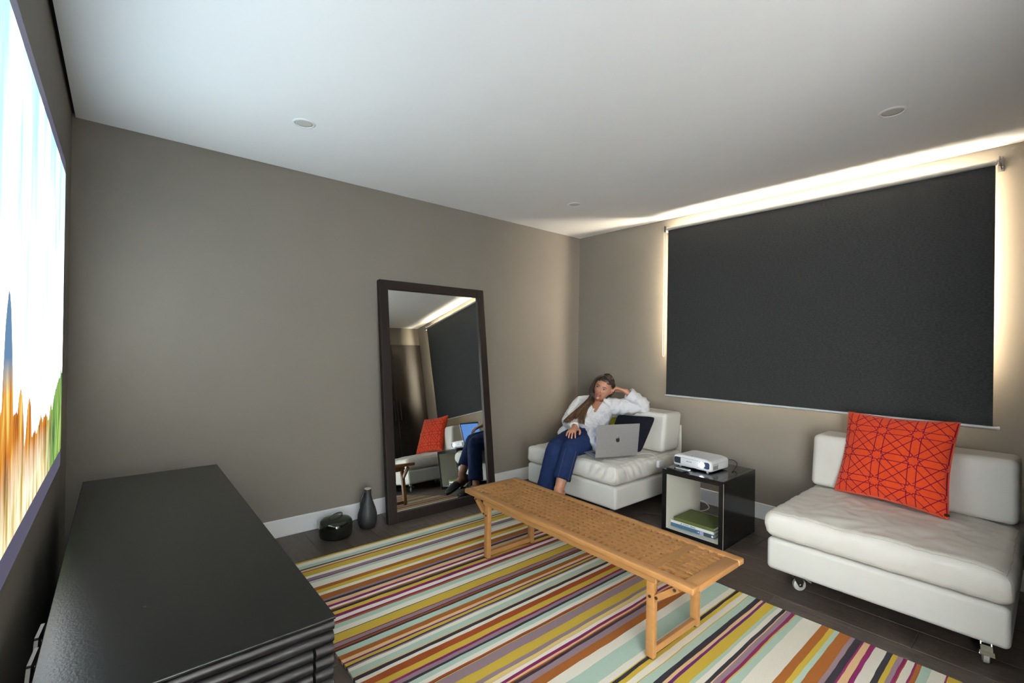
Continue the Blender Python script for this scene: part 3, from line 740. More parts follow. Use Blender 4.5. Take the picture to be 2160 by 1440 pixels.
# ------------------------------------------------------------------ black cube table
ct = thing('cube_table', 'black open cube side table with pale inside carrying the projector', 'side table', (3.33, -1.705, 0), math.radians(1.0))
cd, cw, ch, ctk = .245, .212, .432, .032
MB().bbox((-cd, -cw+ctk, ch-ctk), (cd, cw-ctk, ch), .0004, 1).build('top_panel', m_black, ct)
MB().bbox((-cd, -cw+ctk, 0), (cd, cw-ctk, ctk), .0004, 1).build('bottom_panel', m_black, ct)
for s in (-1, 1):
    MB().bbox((-cd, s*cw, 0), (cd, s*(cw-ctk), ch), .0012, 1).build('side_panel', m_black, ct)
    MB().box((-cd+.003, s*(cw-ctk), ctk+.001), (cd-.003, s*(cw-ctk-.001), ch-ctk-.001)).build('inner_lining', m_inner, ct)
MB().box((-cd+.003, -cw+ctk, ctk), (cd-.003, cw-ctk, ctk+.001)).build('inner_lining', m_inner, ct)
MB().box((-cd+.003, -cw+ctk, ch-ctk-.001), (cd-.003, cw-ctk, ch-ctk)).build('inner_lining', m_inner, ct)

MB().box((-cd-.0006, -cw-.0004, .004), (-cd+.0012, -cw+.0012, ch-.012)).build('worn_edge', mat('worn_edge_wood', (168, 158, 134), .7), ct)
# ------------------------------------------------------------------ books in the cube
def book(name, label, x0, y0, z0, lx_, ly_, t, rz, cover, pages=m_page):
    b = thing(name, label, 'book', (x0, y0, z0), rz)
    MB().bbox((0, -ly_, 0), (lx_, 0, .0028), .0008, 1).build('back_cover', cover, b)
    MB().bbox((0, -ly_, t-.0028), (lx_, 0, t), .0008, 1).build('front_cover', cover, b)
    MB().bbox((0, -ly_, .0005), (.004, 0, t-.0005), .0012, 2).build('spine', cover, b)
    MB().box((.004, -ly_+.004, .0028), (lx_-.004, -.004, t-.0028)).build('pages', pages, b)
    return b
zb = ctk+.001
b1 = book('book', 'slate blue book lettered PORTFOLIO lowest in the cube table', 3.137, -1.534, zb, .23, .302, .026, math.radians(2), m_bbook)
b2 = book('book', 'white covered book in the middle of the stack inside the cube table', 3.137, -1.533, zb+.0262, .235, .3, .018, math.radians(2), m_wbook)
b3 = book('book', 'green cloth bound book on top of the stack in the cube table', 3.142, -1.553, zb+.0444, .24, .28, .022, math.radians(1), m_gbook)
# spine lettering (spines look to -x)
TX = frame_m((-.0006, -.112, .013), (0, -1, 0), (0, 0, 1), (-1, 0, 0))
text_mesh('PORTFOLIO', .0155, TX, m_ink, 'spine_title', b1, .0002, 1.9, world=False)
MB().box((-.0004, -.232, .002), (0, -.3, .024)).build('spine_panel', m_bbook2, b1)
MB().lathe([(0, -.0012), (.007, -.0012), (.007, .0002), (0, .0002)], (-.0001, -.291, .013), 18, 'X').build('publisher_mark', m_wbook, b1)
m_photo = mat('spine_photo', (150, 146, 178), .5, var=.4, vscale=120)
MB().box((-.0006, -.207, .001), (0, -.232, .025)).build('spine_picture', m_photo, b1)
m_heart = mat('pale_mark', (206, 222, 228), .5)
MB().prism([(-.0005, -.198, .008), (-.0005, -.203, .014), (-.0005, -.201, .018), (-.0005, -.198, .0165), (-.0005, -.195, .018), (-.0005, -.193, .014)], (-.0003, 0, 0)).build('spine_mark', m_heart, b1)
mk = MB()
random.seed(3)
yy = -.075
for wlen in (.008, .003, .04, .004, .036):
    pass
mk.prism([(-.0006, -.074, .004), (-.0006, -.078, .004), (-.0006, -.083, .013), (-.0006, -.079, .013)], (-.0002, 0, 0))
for a, b_, zz, hh in ((-.09, -.134, .0068, .0042), (-.142, -.176, .006, .0058)):
    y = a
    while y > b_:
        w_ = random.uniform(.0016, .0032); mk.box((-.0006, y, zz), (-.0003, y-w_, zz+hh*random.uniform(.7, 1))); y -= w_+.001
mk.build('spine_print', m_ink, b2)

# ------------------------------------------------------------------ projector
PX = math.radians(-2)
pj = thing('projector', 'white video projector with glowing lens on the black cube table', 'projector', (3.325, -1.648, .4325), PX)
pd, pw, pz0, pz1 = .118, .142, .008, .088
def pfn(p):
    q = p.copy()
    q.z -= .012*max(0, (abs(p.y)-.08)/.062)**2 if p.z > .06 else 0
    return q
bd = MB().rbox((-pd, -pw, pz0), (pd, pw, pz1), .016, (10, 14, 4), 4, pfn).build('body', m_plastic, pj, smooth=True)
xf = -pd-.0008
def rr(y0, y1, z0, z1, r, n=5):
    pts = []
    for cy_, cz_, a0 in ((y1-r, z1-r, 0), (y0+r, z1-r, PI/2), (y0+r, z0+r, PI), (y1-r, z0+r, 1.5*PI)):
        for k in range(n+1):
            a = a0+PI/2*k/n; pts.append((cy_+r*math.cos(a), cz_+r*math.sin(a)))
    return pts
MB().prism([(xf, y, z) for y, z in rr(-.128, .132, .026, .07, .012)], (.004, 0, 0)).build('front_panel', m_dkplastic, pj)
MB().prism([(xf-.0012, y, z) for y, z in rr(-.045, .083, .027, .069, .004)], (.003, 0, 0)).build('shutter_cover', m_plastic, pj)
gr = MB()
for k in range(9):
    z_ = .03+.0044*k; gr.box((xf-.0008, .089, z_), (xf+.001, .127, z_+.0018))
for k in range(8):
    y_ = .09+.0048*k; gr.box((xf-.0007, y_, .03), (xf+.001, y_+.0016, .067))
gr.build('vent_grille', mat('grille_blue_black', (40, 46, 66), .4), pj)
lens_m = emis('projector_beam', (216, 226, 255), 22)
MB().prism([(xf-.0016, y, z) for y, z in rr(-.098, -.046, .028, .069, .004)], (.002, 0, 0)).build('lens_bezel', m_plastic, pj)
MB().prism([(xf-.0022, y, z) for y, z in rr(-.126, -.054, .03, .067, .010)], (.002, 0, 0)).build('lens_recess', mat('lens_recess_grey', (58, 66, 92), .25), pj)
MB().lathe([(0, -.007), (.0150, -.0055), (.0185, -.002), (.0185, .002), (0, .002)], (xf-.002, -.0755, .0485), 28, 'X').build('lens', lens_m, pj, smooth=True)
text_mesh('EPSON', .0125, frame_m((xf-.0016, .02, .05), (0, -1, 0), (0, 0, 1), (-1, 0, 0)), m_ink, 'maker_name', pj, .0003, 1.05, world=False)
vt = MB()
for k in range(5):
    x_ = -.094+.0135*k
    vt.box((x_, -pw-.0012, .022), (x_+.006, -pw+.012, .049)); vt.box((x_, -pw-.0012, .054), (x_+.004, -pw+.012, .058))
vt.build('side_vents', m_dkplastic, pj)
for x_, y_ in ((-.09, .1), (-.09, -.1), (.09, .1), (.09, -.1)):
    MB().lathe([(0, 0), (.008, 0), (.009, .010), (0, .010)], (x_, y_, 0), 14).build('foot', m_plastic if x_ < 0 else m_dkplastic, pj)
MB().lathe([(0, 0), (.006, 0), (.006, .0015), (0, .0015)], (-.096, .01, pz1-.0008), 14).build('sensor_dot', m_dkplastic, pj)
pad = MB()
for k in range(5): pad.lathe([(0, 0), (.005, 0), (.0045, .0016), (0, .0016)], (.02+.018*math.cos(k*1.257), -.05+.018*math.sin(k*1.257), pz1-.0006), 12)
pad.build('key_pad', mat('key_lilac', (196, 198, 226), .4), pj)
MB().box((-pd+.004, -.03, .008), (-pd+.03, .0, .016)).build('front_latch', m_dkplastic, pj)
pc = MB().tube(spline([(3.43, -1.77, .49), (3.47, -1.805, .492), (3.495, -1.822, .465), (3.42, -1.835, .4365), (3.37, -1.845, .4358)], 8), .003, 8).build('projector_cable', m_dkplastic, smooth=True)
tag(pc, 'thin black cable looping from the back of the projector onto the table', 'cable')

# ------------------------------------------------------------------ phone and remote
def slab(name, label, cat, c, sx, sy, sz, rz, m1, m2, btn=False):
    t = thing(name, label, cat, c, rz)
    MB().rbox((-sx/2, -sy/2, 0), (sx/2, sy/2, sz), sz*.45, (4, 4, 1), 3).build('body', m1, t, smooth=True)
    MB().box((-sx/2+.003, -sy/2+.003, sz-.0002), (sx/2-.003, sy/2-.003, sz+.0004)).build('face', m2, t)
    if btn:
        b = MB()
        for k in range(7): b.lathe([(0, 0), (.0035, 0), (.003, .002), (0, .002)], (0, -sy/2+.02+k*.014, sz), 10)
        b.build('buttons', m_dkplastic, t)
    return t
m_screen = mat('black_glass', (14, 15, 17), .08, coat=.5)
slab('phone', 'black glass phone lying flat at the front of the cube table', 'phone', (3.128, -1.585, .4325), .07, .135, .0085, math.radians(-12), m_dkplastic, m_screen)
slab('remote_control', 'slim silver remote control lying on the black phone', 'remote', (3.132, -1.622, .4418), .03, .1, .008, math.radians(-4), m_alu, m_steel, True)

# ------------------------------------------------------------------ laptop and its power plug
hx = V((.926, -.378, 0)); hy = V((.378, .926, 0)); hz = V((0, 0, 1))
LO = V((2.903, -1.048, .4405))
lp = thing('laptop', 'open silver laptop seen from behind on the corner seat', 'laptop', tuple(LO+hx*.18))
def lbox(mb, M):
    for v in mb.v: v.xyz = M @ v
    return mb
LB = frame_m(LO, hx, hy, hz)
lbox(MB().bbox((0, 0, 0), (.36, .245, .0075), .0025, 2), LB).build('base', m_laptop, lp, world=True)
ky = MB()
for r in range(5):
    for c_ in range(13): ky.box((.045+c_*.021, .045+r*.02, .0075), (.045+c_*.021+.018, .045+r*.02+.017, .0084))
lbox(ky, LB).build('keyboard', m_key, lp, world=True)
lbox(MB().box((.12, .155, .0075), (.24, .235, .0078)), LB).build('trackpad', m_laptop, lp, world=True)
la = math.radians(7)
ly_ = (hz*math.cos(la)-hy*math.sin(la)).normalized(); lz_ = hx.cross(ly_)   # lid leans towards the camera
LL = frame_m(LO+V((0, 0, .008)), hx, ly_, lz_)
lid = lbox(MB().bbox((0, 0, 0), (.36, .243, .0055), .0025, 2), LL).build('lid', m_laptop, lp, world=True)
scr = emis('laptop_screen', (92, 138, 206), .75)
zs = -.0006 if lz_.dot(hy) < 0 else .0055
lbox(MB().box((.006, .006, zs), (.354, .237, zs+.0006)), LL).build('screen_bezel', m_key, lp, world=True)
zs2 = zs-.0004 if zs < 0 else zs+.0005
lbox(MB().box((.012, .018, zs2), (.348, .227, zs2+.0005)), LL).build('screen', scr, lp, world=True)
# fruit emblem on the lid back
zb_ = .0056 if zs < 0 else -.0004
def emblem():
    cx_, cy_ = .18, .122; pts = []
    n = 40
    for k in range(n):
        a = 2*PI*k/n
        r = .0165*(1+.10*math.cos(2*a)*0)
        x_, y_ = r*math.cos(a), r*1.05*math.sin(a)
        y_ -= .0045*math.exp(-(x_/.004)**2)*(1 if y_ > 0 else -.7)
        if y_ < 0: x_ *= 1-.28*(-y_/.0165)**2
        d = math.hypot(x_-.0205, y_-.002)
        if d < .0085:
            sc_ = .0085/d; x_, y_ = .0205+(x_-.0205)*sc_, .002+(y_-.002)*sc_
        pts.append((cx_+x_, cy_+y_, zb_))
    mb = MB().prism(pts, (0, 0, .0003))
    lf = [(cx_+.001+.0105*t*.55+s*.0032*math.sin(PI*t), cy_+.0165+.0105*t-s*.0016*math.sin(PI*t), zb_) for s, ts in ((1, (0, .25, .5, .75, 1)), (-1, (.75, .5, .25))) for t in ts]
    return mb.prism(lf, (0, 0, .0003))
lbox(emblem(), LL).build('emblem', m_key, lp, world=True)
cbl = MB().tube(spline([(3.235, -1.165, .445), (3.27, -1.18, .4445), (3.33, -1.2, .447), (3.38, -1.225, .437), (3.405, -1.248, .41), (3.405, -1.258, .385)], 8), .0022, 8)
pp = thing('power_adapter', 'white power adapter on a white cord at the edge of the corner seat', 'charger', (3.415, -1.262, .35))
cbl.build('cord', m_plastic, pp, smooth=True, world=True)
MB().rbox((3.385, -1.285, .338), (3.448, -1.257, .392), .006, (2, 2, 2), 3).build('block', m_plastic, pp, smooth=True, world=True)
# cords on the floor
t1 = MB().tube(spline([(3.20, -1.23, .004), (3.26, -1.235, .004), (3.30, -1.27, .005), (3.33, -1.34, .005), (3.36, -1.44, .005)], 8), .0028, 8).build('dark_cable', m_dkplastic, smooth=True)
tag(t1, 'thin dark cord curling on the boards between corner seat and table', 'cable')
t2 = MB().tube(spline([(3.60, -1.40, .03), (3.62, -1.47, .088), (3.635, -1.52, .09), (3.64, -1.555, .06), (3.635, -1.53, .03), (3.62, -1.46, .006), (3.60, -1.38, .004)], 8), .0038, 8).build('white_cable', m_plastic, smooth=True)
tag(t2, 'white cord looping behind the cube table by the baseboard', 'cable')

# ------------------------------------------------------------------ roller blind
rb = thing('roller_blind', 'wide charcoal roller blind pulled down over the bright window', 'blind', (W-.066, -2.055, .86))
bx = W-.066
def bwave(p):
    q = V(p); q.x += .004*noise.noise(V((0, p[1]*.8, p[2]*1.1)))*min(1, (2.29-p[2])*3); return q
ny, nz = 40, 30
for nm, m, dx in (('fabric', m_blind, 0), ('light_backing', m_backing, .0012)):
    vs = []; fs = []
    for j in range(nz+1):
        for i in range(ny+1): vs.append(bwave((bx+dx, -1.072-(3.04-1.072)*i/ny, .866+(2.292-.866)*j/nz)))
    for j in range(nz):
        for i in range(ny): fs.append((j*(ny+1)+i, j*(ny+1)+i+1, (j+1)*(ny+1)+i+1, (j+1)*(ny+1)+i))
    MB().add(vs, fs).build(nm, m, rb, smooth=True, world=True)
MB().tube([(bx, -1.06, 2.298), (bx, -3.046, 2.298)], .0145, 18, cap='flat').build('roller_tube', m_tube, rb, world=True, ang=50)
MB().tube([(bx, -1.064, .858), (bx, -3.058, .858)], .0085, 14, cap='flat').build('bottom_rail', m_alu, rb, world=True, ang=50)
MB().box((bx-.0105, -1.72, .852), (bx-.0075, -1.84, .864)).build('rail_sticker', m_white, rb, world=True)
MB().tube([(bx, -3.056, .858), (bx, -3.066, .858)], .0105, 14, cap='flat').build('rail_end_cap', m_alu, rb, world=True)
for y_ in (-1.045, -3.056):
    bk = MB(); bk.box((W-.004, y_-.012, 2.262), (W, y_+.012, 2.335)); bk.box((bx-.018, y_-.002, 2.272), (W, y_+.002, 2.325)); bk.tube([(bx, y_-.007, 2.298), (bx, y_+.007, 2.298)], .011, 12, cap='flat')
    bk.box((bx-.018, y_-.012, 2.268), (bx+.02, y_-.008, 2.322))
    bk.build('bracket', m_steel, rb, world=True)
y_ = -1.035
MB().tube([(bx+.012, y_+.009, 2.29), (bx+.012, y_+.009, 1.205), (bx+.012, y_+.006, 1.192), (bx+.012, y_, 1.188), (bx+.012, y_-.006, 1.192), (bx+.012, y_-.009, 1.205), (bx+.012, y_-.009, 2.29)], .0013, 6).build('pull_cord', m_tube, rb, smooth=True, world=True)

# ------------------------------------------------------------------ downlights (switched off)
for k, (x_, y_, lab) in enumerate(((.913, -.733, 'round recessed downlight nearest the projection wall, left of the mirror'), (2.958, -.76, 'round recessed downlight in the ceiling above the woman'), (2.978, -2.75, 'round recessed downlight in the ceiling in front of the wide blind'))):
    d = thing('downlight', lab, 'downlight', (x_, y_, H), 0, 'switched off ceiling downlights')
    MB().lathe([(.0425, -.0005), (.046, -.004), (.052, -.003), (.056, .0), (.056, .001), (.0425, .001)], n=40).build('trim_ring', m_down, d, ang=40)
    MB().lathe([(0, -.0005), (.0425, -.0005), (.0425, -.0015), (.03, -.0012), (0, -.001)], n=36).build('lens', m_downin, d, smooth=True)

# ------------------------------------------------------------------ wardrobe on the rear wall (seen in the mirror)
wa = thing('wardrobe', 'dark oak built-in wardrobe facing the mirror from the rear wall', 'wardrobe', (2.88, YR+.01, 0))
MB().box((1.876, YR+.0005, 0), (W-.001, YR+.006, 2.126)).build('carcass', m_gap, wa, world=True)
for k in range(4):
    xa = 1.88+k*.5
    d = MB().bbox((xa+.002, YR+.006, .02), (xa+.498, YR+.026, 2.12), .0015, 1).build('door', m_ward, wa, world=True)
    hx_ = xa+.452 if k % 2 == 0 else xa+.048
    hb = MB().bbox((hx_-.008, YR+.046, .955), (hx_+.008, YR+.056, 1.255), .002, 1)
    for zz in (.975, 1.235): hb.box((hx_-.006, YR+.026, zz-.006), (hx_+.006, YR+.047, zz+.006))
    hb.build('handle', m_blackmetal, d, world=True)

# ------------------------------------------------------------------ the woman on the corner seat
pe = thing('person', 'woman in white shirt and blue jeans lounging on the corner seat, head on hand', 'person', (3.1, -.72, 0))
def lerp(a, b, t): return V(a)*(1-t)+V(b)*t
# joints
PEL = V((3.16, -.70, .492)); RHIP = V((3.14, -.625, .485)); LHIP = V((3.14, -.785, .492))
RKN = V((2.805, -.73, .468)); LKN = V((2.862, -.840, .490))
RAN = V((2.735, -.69, .094)); LAN = V((2.705, -.868, .185))
RSH = V((3.395, -.462, .742)); LSH = V((3.445, -.792, .757))
REL = V((3.165, -.53, .62)); RWR = V((2.975, -.785, .624))
LEL = V((3.60, -1.02, .762)); LWR = V((3.475, -.905, .893))
NB = V((3.425, -.645, .785)); HD = V((3.385, -.735, .912))
# head frame
fwd = V((-.93, -.36, -.02)).normalized()
ang = math.radians(24)
upv = (V((0, 0, 1))*math.cos(ang)+V((.763, -.647, 0))*math.sin(ang)); upv = (upv-fwd*upv.dot(fwd)).normalized()
lft = upv.cross(fwd).normalized()             # her left
HM = Matrix((( lft.x, fwd.x, upv.x), (lft.y, fwd.y, upv.y), (lft.z, fwd.z, upv.z)))   # local x=her left, y=face, z=up
def hp_(x, y, z): return HD+HM @ V((x, y, z))
def headf(p):
    x, y, z = p
    sx = .0735; sy = .092; sz = .113
    if z < 0: sx *= 1-.30*(-z)**1.6; sy *= 1-.10*(-z)
    q = V((x*sx, y*sy, z*sz))
    if y > 0:                                   # flatten the face a little, bring the chin out
        q.y *= .93
        if z < -.45: q.y += .016*(-z-.45)*y
    else: q.z += .004
    # eye sockets, cheeks
    for s in (-1, 1):
        d = ((q.x-s*.031)/.018)**2+((q.z-.006)/.011)**2
        if y > 0: q.y -= .007*math.exp(-d)
        d = ((q.x-s*.036)/.02)**2+((q.z+.028)/.02)**2
        if y > 0: q.y += .004*math.exp(-d)
    return q
sh = (LSH-RSH).normalized()
body = MB()
body.ball(HD, 1, HM, 28, 22, headf)
# nose
body.tube([hp_(0, .083, .008), hp_(0, .090, -.010), hp_(0, .098, -.027)], [(.0065, .008), (.0075, .009), (.010, .009)], 10, side=lft)
body.ball(hp_(.008, .088, -.031), (.0065, .0075, .006), HM, 10, 8); body.ball(hp_(-.008, .088, -.031), (.0065, .0075, .006), HM, 10, 8)
body.ball(hp_(0, .062, -.088), (.018, .014, .013), HM, 12, 8)     # chin
for s in (-1, 1):                                 # ears
    body.tube([hp_(s*.071, -.004, .016), hp_(s*.076, -.012, .012), hp_(s*.075, -.010, -.008), hp_(s*.070, -.002, -.026)], [.006, .0095, .009, .006], 8)
# neck and torso
body.tube([HD+HM @ V((0, -.022, -.06)), lerp(HD+HM @ V((0, -.02, -.06)), NB, .5), NB+V((.0, 0, -.01)), NB+V((.0, 0, -.05))], [.052, .048, .052, .058], 14)
body.tube([PEL, lerp(PEL, NB, .3), lerp(PEL, NB, .6), lerp(PEL, NB, .85), NB+V((0, 0, -.03))], [(.155, .105), (.125, .095), (.14, .1), (.14, .08), (.075, .055)], 20, side=sh)
body.tube([RSH, lerp(RSH, LSH, .25), lerp(RSH, LSH, .75), LSH], [.046, .046, .046, .046], 12)
def limb(a, m_, b, r, n=6):
    pts = spline([a, lerp(a, m_, .5), m_, lerp(m_, b, .5), b], n); k = len(pts)-1
    out = []
    for i in range(k+1):
        t = i/k*(len(r)-1); j = min(int(t), len(r)-2); out.append(r[j]+(r[j+1]-r[j])*(t-j))
    return pts, out
def limb2(a, m_, b, r):
    pts = [V(a), lerp(a, m_, .33), lerp(a, m_, .7), lerp(a, m_, .93), lerp(lerp(a, m_, .96), lerp(m_, b, .04), .5), lerp(m_, b, .07), lerp(m_, b, .33), lerp(m_, b, .7), V(b)]
    return pts, r
p, r = limb2(RSH, REL, RWR, [.046, .043, .038, .035, .036, .036, .035, .029, .023]); body.tube(p, r, 12)
p, r = limb2(LSH, LEL, LWR, [.046, .043, .038, .035, .036, .036, .035, .029, .023]); body.tube(p, r, 12)
p, r = limb2(RHIP, RKN, RAN, [.085, .08, .066, .058, .056, .052, .055, .042, .033]); body.tube(p, r, 14)
p, r = limb2(LHIP, LKN, LAN, [.085, .08, .066, .058, .056, .052, .055, .042, .033]); body.tube(p, r, 14)
# feet
def foot(an, toe):
    an, toe = V(an), V(toe); d = (toe-an); d.normalize()
    sd = d.cross(V((0, 0, 1))).normalized()
    dn = V((0, 0, -1)); dn = (dn-d*dn.dot(d)).normalized()
    body.tube([an-d*.035+dn*.032, an+d*.02+dn*.03, an+d*.09+dn*.042, an+d*.15+dn*.05, an+d*.185+dn*.052], [(.028, .026), (.034, .034), (.04, .026), (.042, .017), (.034, .011)], 12, side=sd)
    body.tube([an+V((0, 0, .02)), an+dn*.03+d*.005], [.034, .036], 12)
    return d, sd, dn
RD = foot(RAN, RAN+V((-.2, .02, .0)))
LD = foot(LAN, LAN+V((-.2, -.02, -.075)))
# hands
def hand(w, d, n_, side_thumb, curls, spread=.11, size=1.0):
    """w wrist, d towards the fingers, n_ back-of-hand normal, thumb on side_thumb*(d x n)"""
    d = V(d).normalized(); n_ = V(n_); n_ = (n_-d*n_.dot(d)).normalized(); s = d.cross(n_)*side_thumb
    k = size
    body.tube([w, w+d*.035*k, w+d*.075*k, w+d*.088*k], [(.021, .0155), (.031*k, .0145*k), (.036*k, .0125*k), (.034*k, .010*k)], 12, side=s)
    lens = [.064, .072, .067, .054]
    for i in range(4):
        o = (1.5-i)/1.5
        base = w+d*(.080-.006*abs(o-.2))*k+s*.0265*o*k
        dd = (d+s*spread*o).normalized(); pts = [base-dd*.012, base]; cur = 0; L_ = lens[i]*k
        for fr, c in zip((.42, .32, .26), curls):
            cur += c
            pts.append(pts[-1]+(dd*math.cos(cur)-n_*math.sin(cur))*L_*fr)
        body.tube(pts, [.0086*k, .0086*k, .0080*k, .0074*k, .0062*k], 9)
    tb = w+d*.022*k+s*.022*k
    t1 = tb+(d*.6+s*.75-n_*.15).normalized()*.036*k; t2 = t1+(d*.85+s*.38-n_*.2).normalized()*.028*k; t3 = t2+(d*.95+s*.1-n_*.25).normalized()*.022*k
    body.tube([tb-s*.008, t1, t2, t3], [.0135*k, .0108*k, .0092*k, .0074*k], 9)
# her right hand draped over the left knee; her left hand behind the head
hand(RWR, V((-.125, -.055, -.030)), V((-.25, -.1, .95)), -1, (.25, .45, .25), .24)
hand(LWR, V((-.35, .62, .22)), V((.35, -.1, .9)), 1, (.5, .7, .5), .06)
bo_ = fuse(body, 'body', m_skin, pe, .0035, 3)
# face details
ey = MB()
for s in (-1, 1):
    g = thing  # eyes are small parts of the head
    c = hp_(s*.0305, .0735, .006)
    e_ = MB().ball(c, (.0118, .0085, .0062), HM, 14, 10).build('eye', m_eye, pe, smooth=True, world=True)
    MB().ball(hp_(s*.0305-.0035, .0792, .0065), (.0056, .0034, .0056), HM, 12, 8).build('iris', m_iris, e_, smooth=True, world=True)
    MB().tube([hp_(s*.0175, .083, .0105), hp_(s*.025, .0845, .0145), hp_(s*.034, .0815, .0145), hp_(s*.0435, .0745, .0095)], [.0012, .0017, .0017, .0012], 6).build('eyelid', m_brow, pe, smooth=True, world=True)
    MB().tube([hp_(s*.013, .0885, .0225), hp_(s*.025, .0885, .0275), hp_(s*.037, .0825, .0285), hp_(s*.049, .0715, .0215)], [(.0022, .002), (.003, .002), (.0026, .002), (.0012, .001)], 8).build('eyebrow', m_brow, pe, smooth=True, world=True)
MB().tube([hp_(-.022, .0745, -.0535), hp_(-.010, .0855, -.0515), hp_(0, .0885, -.053), hp_(.010, .0855, -.0515), hp_(.022, .0745, -.0535)], [.0015, .0042, .004, .0042, .0015], 8).tube([hp_(-.019, .0755, -.056), hp_(-.008, .085, -.0595), hp_(.008, .085, -.0595), hp_(.019, .0755, -.056)], [.002, .0055, .0055, .002], 8).build('lips', m_lip, pe, smooth=True, world=True)

# jeans
jn = MB()
jn.tube([PEL+V((.03, 0, .06)), PEL+V((0, 0, .0)), PEL+V((-.05, 0, -.005))], [(.165, .11), (.175, .112), (.16, .1)], 18, side=V((0, 1, 0)))
p, r = limb2(RHIP, RKN, RAN+V((0, 0, .035)), [.1, .094, .082, .075, .073, .069, .07, .068, .072]); jn.tube(p, r, 16, cap='flat')
p, r = limb2(LHIP, LKN, lerp(LAN, LKN, .27), [.1, .094, .082, .075, .073, .069, .068, .066, .069]); jn.tube(p, r, 16, cap='flat')
def jfn(p, n):
    a = noise.noise(p*26)*.6+noise.noise(V((p.x*14, p.y*14, p.z*40)))*.6
    kn = max(math.exp(-((p-LKN).length/.1)**2), math.exp(-((p-RKN).length/.1)**2), math.exp(-((p-PEL).length/.17)**2))
    return p+n*.006*a*(.4+kn)
fuse(jn, 'jeans', m_jean, pe, .0065, 5, jfn)
def legpt(a, b, t, off): return lerp(a, b, t)+off
se = MB()
LH = lerp(LAN, LKN, .27); lax = (LKN-LH).normalized()
tocam = (V((.2, -3.26, 1.27))-LKN).normalized(); sidev = tocam.cross(lax).normalized()
for s, off in ((-1, .047), (1, .03)):
    pts = []
    for k in range(13):
        t = k/12*.93; c = lerp(LH, LKN, t); rad = .069-.001*t
        d = (sidev*s*off+tocam*math.sqrt(max(0, rad*rad-off*off))); pts.append(c+d.normalized()*(rad+.0015))
    se.tube(pts, .0014, 5)
se.build('seam', m_stitch, pe, smooth=True, world=True)

# shirt
st_ = MB()
HEM = PEL+V((.0, 0, .03))
st_.tube([PEL+V((-.03, .0, .045)), lerp(PEL, NB, .28)+V((0, 0, .02)), lerp(PEL, NB, .55), lerp(PEL, NB, .8), NB+V((0, 0, -.045)), NB+V((.0, 0, -.012))], [(.19, .118), (.172, .125), (.17, .127), (.165, .112), (.12, .085), (.078, .07)], 22, side=sh, cap='flat')
st_.tube([RSH+V((0, -.02, 0)), lerp(RSH, LSH, .25), lerp(RSH, LSH, .75), LSH], [.066, .07, .07, .066], 14)
p, r = limb2(RSH, REL, lerp(REL, RWR, .9), [.068, .066, .06, .056, .058, .057, .055, .047, .041]); st_.tube(p, r, 14, cap='flat')
p, r = limb2(LSH, LEL, lerp(LEL, LWR, .84), [.07, .068, .06, .055, .057, .057, .056, .052, .05]); st_.tube(p, r, 14, cap='flat')
st_.tube([NB+V((.01, 0, -.03)), lerp(NB, LSH, .5)+V((0, 0, .012)), LSH+V((0, 0, .01))], [.07, .066, .06], 14); st_.tube([NB+V((.01, 0, -.03)), lerp(NB, RSH, .5)+V((0, 0, .012)), RSH+V((0, 0, .01))], [.07, .066, .06], 14)
# loose tails at hip
st_.tube([PEL+V((.0, -.10, .07)), V((3.09, -.875, .505)), V((3.07, -.93, .455))], [(.085, .06), (.078, .042), (.066, .016)], 12, side=V((.8, .6, 0)))
st_.tube([PEL+V((.02, .12, .07)), PEL+V((-.06, .14, .045))], [(.06, .06), (.075, .055)], 12, side=V((0, 1, 0)))
def sfn(p, n):
    a = noise.noise(V((p.x*16, p.y*22, p.z*13)))+.55*noise.noise(p*42)
    fold = math.sin((p.y*1.2-p.x*.8+p.z*1.1)*55+3*noise.noise(p*6))
    return p+n*(.0062*a+.0040*fold+.0016*noise.noise(p*110))
vtop = NB+V((-.06, -.01, .02)); cface = (V((-.82, -.52, .1))).normalized()
latv = V((0, 0, 1)).cross(cface).normalized()
def vcut(p):
    d = p-NB
    f_ = d.dot(cface)
    if f_ < .02: return False
    drop = -d.z+.02
    if drop < -.03 or drop > .085: return False
    lat = abs(d.dot(latv)-.004)
    return lat < .052*(1-max(drop, 0)/.088)
shirt_o = fuse(st_, 'shirt', m_shirt, pe, .0046, 4, sfn, vcut)
# collar, placket, cuffs
def ringpts(c, ax, r, n=20, a0=0, a1=2*PI, ref=None):
    ax = V(ax).normalized(); ref = V(ref or (0, 0, 1)); a = (ref-ax*ref.dot(ax)).normalized(); b = ax.cross(a)
    return [V(c)+a*math.cos(a0+(a1-a0)*k/n)*r+b*math.sin(a0+(a1-a0)*k/n)*r for k in range(n+1)]
nax = (HD+HM @ V((0, -.02, -.06))-NB).normalized()
col = MB()
rp = ringpts(NB+nax*.03, nax, .066, 28, math.radians(55), math.radians(305), cface)
for k in range(28):
    a, b = rp[k], rp[k+1]; o1 = (a-NB).normalized()*.014; o2 = (b-NB).normalized()*.014
    hgt = nax*.028
    col.add([a+hgt*.9, b+hgt*.9, b+o2-nax*.012, a+o1-nax*.012], [(0, 1, 2, 3)])
    col.add([a+hgt*.9, b+hgt*.9, b-nax*.01, a-nax*.01], [(0, 1, 2, 3)])
co = col.build('collar', m_shirt, pe, smooth=True, world=True)
_m = shirt_o.data; _w = ROOTM[pe.name]
from mathutils.bvhtree import BVHTree
bvh = BVHTree.FromPolygons([_w @ v.co for v in _m.vertices], [tuple(p_.vertices) for p_ in _m.polygons])
